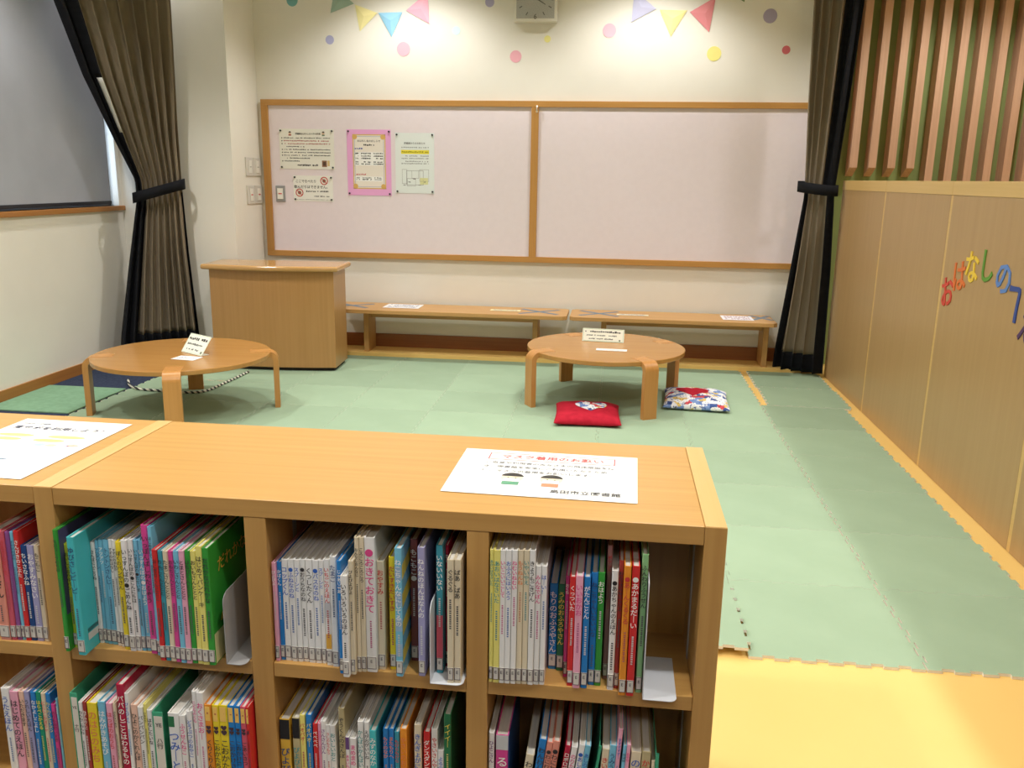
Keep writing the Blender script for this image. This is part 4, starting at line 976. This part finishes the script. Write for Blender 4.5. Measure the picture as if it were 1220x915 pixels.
    (2, 2, -0.3388, 0.008, 1.265, 0.1894, 0.0, 'teal', 'もけらもけら', 'r'),
    (2, 2, -0.3294, 0.0118, 1.265, 0.1963, 0.0, 'orange', 'やさいのおなか', 'o'),
    (2, 2, -0.3043, 0.0123, 1.265, 0.2066, 0.0, 'cream', 'きんぎょがにげた', 'b'),
    (2, 2, -0.2881, 0.0109, 1.265, 0.1945, 0.0, 'red', 'ダンスダンス', 'w'),
    (2, 2, -0.2746, 0.0105, 1.265, 0.2017, 0.0, 'white', 'やさいさんやさい', 'r'),
    (2, 2, -0.2631, 0.0093, 1.265, 0.1617, 0.0, 'white', 'よるのいろ', 'b'),
    (2, 2, -0.2527, 0.0121, 1.265, 0.232, 0.0, 'forest', 'イイイ｜', 'y'),
    (3, 2, -0.1755, 0.0089, 1.265, 0.2042, 0.0, 'white', 'ひよこさん', 'p'),
    (3, 2, -0.1635, 0.0212, 1.265, 0.202, 0.0, 'magenta+slab', 'るるるるる', 'w'),
    (3, 2, -0.1322, 0.0136, 1.265, 0.1695, 7.0, 'cream', 'わたし', 'k'),
    (3, 2, -0.114, 0.012, 1.265, 0.2009, 7.0, 'blue', 'わんわん', 'k'),
    (3, 2, -0.1007, 0.0097, 1.265, 0.1971, 7.0, 'salmon', '●わにわに', 'k'),
    (3, 2, -0.0906, 0.0112, 1.265, 0.1999, 7.0, 'salmon', '●わにわに', 'k'),
    (3, 2, -0.0694, 0.0089, 1.265, 0.1934, 7.0, 'crimson', 'ロボロボ', 'w'),
    (3, 2, -0.0588, 0.0097, 1.265, 0.1919, 7.0, 'white', 'のりたい', 'm'),
    (3, 2, -0.0469, 0.0096, 1.265, 0.1975, 7.0, 'white', '●あしあと', 'b'),
    (3, 2, -0.0369, 0.0093, 1.265, 0.1968, 7.0, 'skyblue', 'あしのうら', 'b'),
    (3, 2, -0.0141, 0.0042, 1.265, 0.199, 7.0, 'DIVIDER', 'ワ行', 'k'),
    (3, 2, 0.0054, 0.0117, 1.265, 0.1929, 3.0, 'cream', 'きいろいのはちょう', 'r'),
    (3, 2, 0.0174, 0.011, 1.265, 0.2008, 3.0, 'skyblue', 'うみうみ', 'n'),
    (3, 2, 0.0288, 0.007, 1.265, 0.2329, 3.0, 'pink', 'すすすすす｜', 'b'),
    (3, 2, 0.0391, 0.0057, 1.265, 0.2031, 3.0, 'skyblue', 'おはは', 'k'),
    (3, 2, 0.0452, 0.0062, 1.265, 0.2048, 3.0, 'pink', 'おやや', 'm'),
    (3, 2, 0.0566, 0.0166, 1.265, 0.1923, 2.0, 'cream', 'のりもの', 'b'),
    (3, 2, 0.0775, 0.0143, 1.265, 0.1941, 1.0, 'khaki', 'かずかず', 'r'),
    (3, 2, 0.097, 0.0054, 1.265, 0.1791, 0.0, 'cream', 'なかま', 'k'),
    (3, 2, 0.1029, 0.0058, 1.265, 0.193, 0.0, 'DIVIDER', 'ン', 'k'),
]
BAYW = {0: 'fourth bay from end', 1: 'third bay from end', 2: 'second bay from end', 3: 'bookshelf end bay'}
USED = set(); WN = [0]
def book_mesh(w, d, h):
    t = min(0.0016, w * 0.2); c = min(0.0014, w * 0.2)
    pts = [(0, c), (c, 0), (w - c, 0), (w, c), (w, d), (w - t, d), (w - t, t * 1.3), (t, t * 1.3), (t, d), (0, d)]
    me = bpy.data.meshes.new('cover'); N_ = len(pts)
    me.from_pydata([(x, y, 0) for x, y in pts] + [(x, y, h) for x, y in pts], [], [tuple(range(N_))[::-1], tuple(range(N_, 2 * N_))] + [(i, (i + 1) % N_, N_ + (i + 1) % N_, N_ + i) for i in range(N_)])
    me.update(); return me, t
def divider(x, w, y, h, lean, title, base, label):
    t = thing('shelf_divider', (x, y, base), label, 'divider', 'green acrylic shelf dividers'); t.rotation_euler = (0, R(lean), 0)
    MB().box(0, 0.0015, 0, 0.165, 0, h).build('sheet', M_acryl, t, local=True)
    w = max(w, 0.003)
    MB().box(0.0016, w, 0, 0.0015, 0, h).build('front_flap', M_acryl, t, local=True)
    if w > 0.006:
        MB().box(0.0026, w - 0.0006, -0.0005, -0.0001, 0.004, h - 0.008).build('label_strip', flat((226, 220, 208), 0.5), t, local=True)
        s = Sheet((w / 2, -0.0006, 0), (1, 0, 0), (0, 0, 1), t, local=True)
        s.text('handwriting', (80, 76, 72), 'YE', w * .06, h * .88, width=w * .62); s.text('handwriting', (80, 76, 72), title[0] + '\n' + title[1:], w * .06, h * .70, height=0.045, width=w * .62, space=0.9); s.build()
pageM = M_page
TN = dict(k='black', r='red', w='white', n='navy', b='blue', m='pink', p='purple', t='teal', o='orange', y='yellow')
def band(o, w, z0, z1, rgb, name='spine_band'):
    MB().box(0.0004, w - 0.0004, -0.0003, 0.0008, z0, z1).build(name, flat(rgb, 0.3), o, local=True)
def book(row, prev, nxt):
    bay, shelf, x, w, y, h, lean, col, title, tc = row
    base = (Z1 if shelf == 1 else Z2) + 0.0004
    base += w * math.sin(R(lean))
    if bay == 2 and shelf == 1 and x > -0.269: base += 0.0012
    where = '%s shelf, %s' % ('upper' if shelf == 1 else 'lower', BAYW[bay])
    if col == 'DIVIDER':
        return divider(x, w, y, h, lean, title, base, 'green acrylic divider %s, %s' % ('between %s and %s books' % (prev, nxt) if prev and nxt else 'beside %s book' % (prev or nxt), where))
    main, _, ex = col.partition('+')
    d = min(0.190, 1.4555 - y) - (0.004 if shelf == 2 else 0.001)
    if lean: d = min(d, 0.18)
    me, t = book_mesh(w, d, h)
    o = link('picture_book', me, M_cover, None, color=RGB[main])
    cw = CN.get(main, main)
    size = 'thick ' if w > 0.0165 else 'tall ' if h > 0.232 else 'short ' if h < 0.165 else ''
    nb = 'between %s and %s' % (prev, nxt) if prev and nxt else 'outermost beside %s' % (prev or nxt)
    lab = '%s%s book %s, %s' % (size, cw, nb, where)
    if lab in USED or nxt == prev == cw: lab = '%s-titled %s book %s, %s' % (TN[tc], cw, nb, where)
    if main == 'white' and bay == 2 and shelf == 1 and prev == nxt == 'white': WN[0] += 1; lab = 'white book, %s after the blue one near the upright, %s' % (('second', 'third', 'fourth', 'fifth', 'sixth', 'seventh', 'eighth', 'ninth', 'tenth')[min(WN[0] - 1, 8)], where)
    USED.add(lab)
    tag(o, lab, 'book', 'picture books, %s' % where)
    o.location = (x, y, base); OFF[o.name] = Vector((0, 0, 0)); o.rotation_euler = (0, R(lean), 0)
    MB().box(t, w - t, t * 1.35, d - 0.003, 0.002, h - 0.003).build('pages', pageM, o, local=True)
    # extras
    zt0, zt1 = h * .20, h * .93
    if ex == 'purple' and main == 'green':
        MB().box(w, w + 0.0003, 0.004, d - 0.003, h * .30, h - 0.002).build('cover_picture', flat((86, 78, 112), 0.25), o, local=True)
    elif ex == 'green' and main == 'green':
        MB().box(w, w + 0.0003, 0.004, d - 0.003, 0.002, h * .26).build('cover_picture', flat((224, 220, 160), 0.25), o, local=True)
        s = Sheet((w + 0.0004, 0.01, 0), (0, 1, 0), (0, 0, 1), o, local=True); s.text('cover_title', (226, 180, 60), 'だれかな', 0.075, h * .80, width=0.11)
        s.rect('cover_label', (60, 120, 96), 0.03, h * .16, 0.09, h * .24); s.rect('cover_label', (226, 226, 220), 0.03, h * .08, 0.09, h * .15); s.disc('cover_label', (232, 196, 50), .035, h * .32, .016, None, 1, 0, 180); s.build(rough=0.3)
    elif ex == 'amber': band(o, w, h * .16, h * .30, RGB['amber']); band(o, w, h * .46, h * .60, (200, 200, 202))
    elif ex == 'yellow':
        for k in range(4):
            band(o, w, h * (.16 + .2 * k), h * (.26 + .2 * k), (150, 184, 214))
            v0 = h * (.10 + .22 * k); MB().raw([(w + .0003, .002, v0), (w + .0003, d - .003, v0 + h * .14), (w + .0003, d - .003, min(h - .002, v0 + h * .25)), (w + .0003, .002, v0 + h * .11)], [(0, 1, 2, 3)]).build('cover_stripe', flat((226, 208, 76), 0.3), o, local=True)
    elif ex == 'rose': band(o, w, h * .10, h * .46, RGB['rose'])
    elif ex == 'tag':
        MB().box(w * .12, w * .80, -0.0003, 0.0008, h * .865, h * .985).build('spine_band', flat((248, 204, 104), 0.3), o, local=True); s = Sheet((w / 2, -0.0004, 0), (1, 0, 0), (0, 0, 1), o, local=True)
        s.dashes('printed_text', (200, 110, 70), -w * .12, w * .12, h * .92, h * .02, int(x * 1e4)); s.text('emblem', (70, 50, 60), '♥\n♥', 0, h * .79, width=w * .7, height=h * .10); s.build(); zt1 = h * .71
    elif ex == 'cap': band(o, w, h * .80, h * .995, (30, 28, 28)); zt1 = h * .72
    elif ex == 'purple': band(o, w, h * .86, h * .998, (110, 74, 130)); zt1 = h * .80
    elif ex == 'green': band(o, w * .6, h * .87, h * .97, RGB['forest']); zt1 = h * .82
    elif ex == 'slab':
        band(o, w, h * .86, h * .998, (202, 204, 206)); zt1 = h * .80
        MB().box(w, w + 0.0004, 0.0, d - 0.002, 0.001, h - 0.001).build('cover_picture', flat((36, 84, 150), 0.3), o, local=True)
    if main == 'turquoise' and shelf == 1:
        s = Sheet((w + 0.0004, 0.0, 0), (0, 1, 0), (0, 0, 1), o, local=True); s.rect('cover_label', (206, 212, 206), .012, h * .10, .045, h * .16); s.rect('cover_label', (40, 110, 110), .012, h * .17, .045, h * .20); s.build(rough=0.3)
    # spine title, set vertically one character per line
    s = Sheet((w / 2, -0.0005, 0), (1, 0, 0), (0, 0, 1), o, local=True)
    n = len(title); cell = min(w * .98, (zt1 - zt0) / n * 1.02); H = cell * n
    s.text('spine_title', TC[tc], '\n'.join(title), 0, zt1 - H / 2, height=H * .95, space=0.98, layer=1)
    if n <= 6 and h - H > 0.09: s.dashes_v = None
    vtop = zt1 - H - 0.012
    if vtop > 0.055:
        rn = random.Random(n + int(h * 1e4)); z = vtop; c_ = tuple(int(v * .6 + 60) for v in TC[tc]); hh = min(0.0030, w * .3)
        while z > 0.036 and z > vtop - 0.05:
            s.rect('author_name', c_, -hh / 2, z - hh * .8, hh / 2, z); z -= hh * rn.uniform(1.05, 1.5)
    s.build(rough=0.4)
    # library call number sticker
    lw = w * .46; c0 = 0.006; c1 = 0.028
    MB().box(w / 2 - lw, w / 2 + lw, -0.0006, 0.0008, c0, c1).build('call_number_label', flat((222, 218, 208), 0.4), o, local=True)
    s = Sheet((w / 2, -0.0008, 0), (1, 0, 0), (0, 0, 1), o, local=True)
    s.frame('label_print', (96, 72, 84), -lw, c0, lw, c1, 0.0009); s.text('label_print', (84, 80, 84), 'E', 0, c0 + 0.014, height=0.0055); s.build()
prevc = {}
for i, row in enumerate(BOOKS):
    def cname(j):
        if 0 <= j < len(BOOKS) and BOOKS[j][:2] == row[:2]:
            q = BOOKS[j][7].split('+')[0]; return 'divider' if q == 'DIVIDER' else CN.get(q, q)
        return None
    book(row, cname(i - 1), cname(i + 1))

# ---------------------------------------------------------------- ceiling downlights and added fill panels
for x, y, _p in DOWN:
    o = thing('downlight', (x, y, CEIL), 'round recessed white ceiling downlight', 'lamp', 'recessed ceiling downlights')
    n = 24; v = []; f = []
    for k in range(n):
        a = 2 * math.pi * k / n
        for r, z in ((0.085, CEIL - 0.0005), (0.085, CEIL - 0.006), (0.068, CEIL - 0.008), (0.066, CEIL - 0.001)): v.append((x + r * math.cos(a), y + r * math.sin(a), z))
        j = (k + 1) % n
        for q in range(3): f.append((4 * k + q, 4 * j + q, 4 * j + q + 1, 4 * k + q + 1))
    mb = MB().raw(v, f); bmesh.ops.recalc_face_normals(mb.bm, faces=mb.bm.faces); mb.build('trim_ring', M_wmetal, o)
    MB().prism([(x + 0.064 * math.cos(2 * math.pi * k / n), y + 0.064 * math.sin(2 * math.pi * k / n)) for k in range(n)], CEIL - 0.004, CEIL - 0.001).build('lamp_lens', M_lamp, o)
for x, y in FILL_PANELS:  # bodies for the added fill lights, out of view
    o = thing('fill_panel', (x, y, CEIL), 'added unseen fill light panel on the ceiling behind the bookshelf viewer', 'lamp', 'added ceiling fill panels')
    box('panel_frame', M_wmetal, o, x - 0.62, x + 0.62, y - 0.32, y + 0.32, CEIL - 0.02, CEIL - 0.0005)
    box('diffuser', M_lamp, o, x - 0.59, x + 0.59, y - 0.29, y + 0.29, CEIL - 0.0215, CEIL - 0.0195)
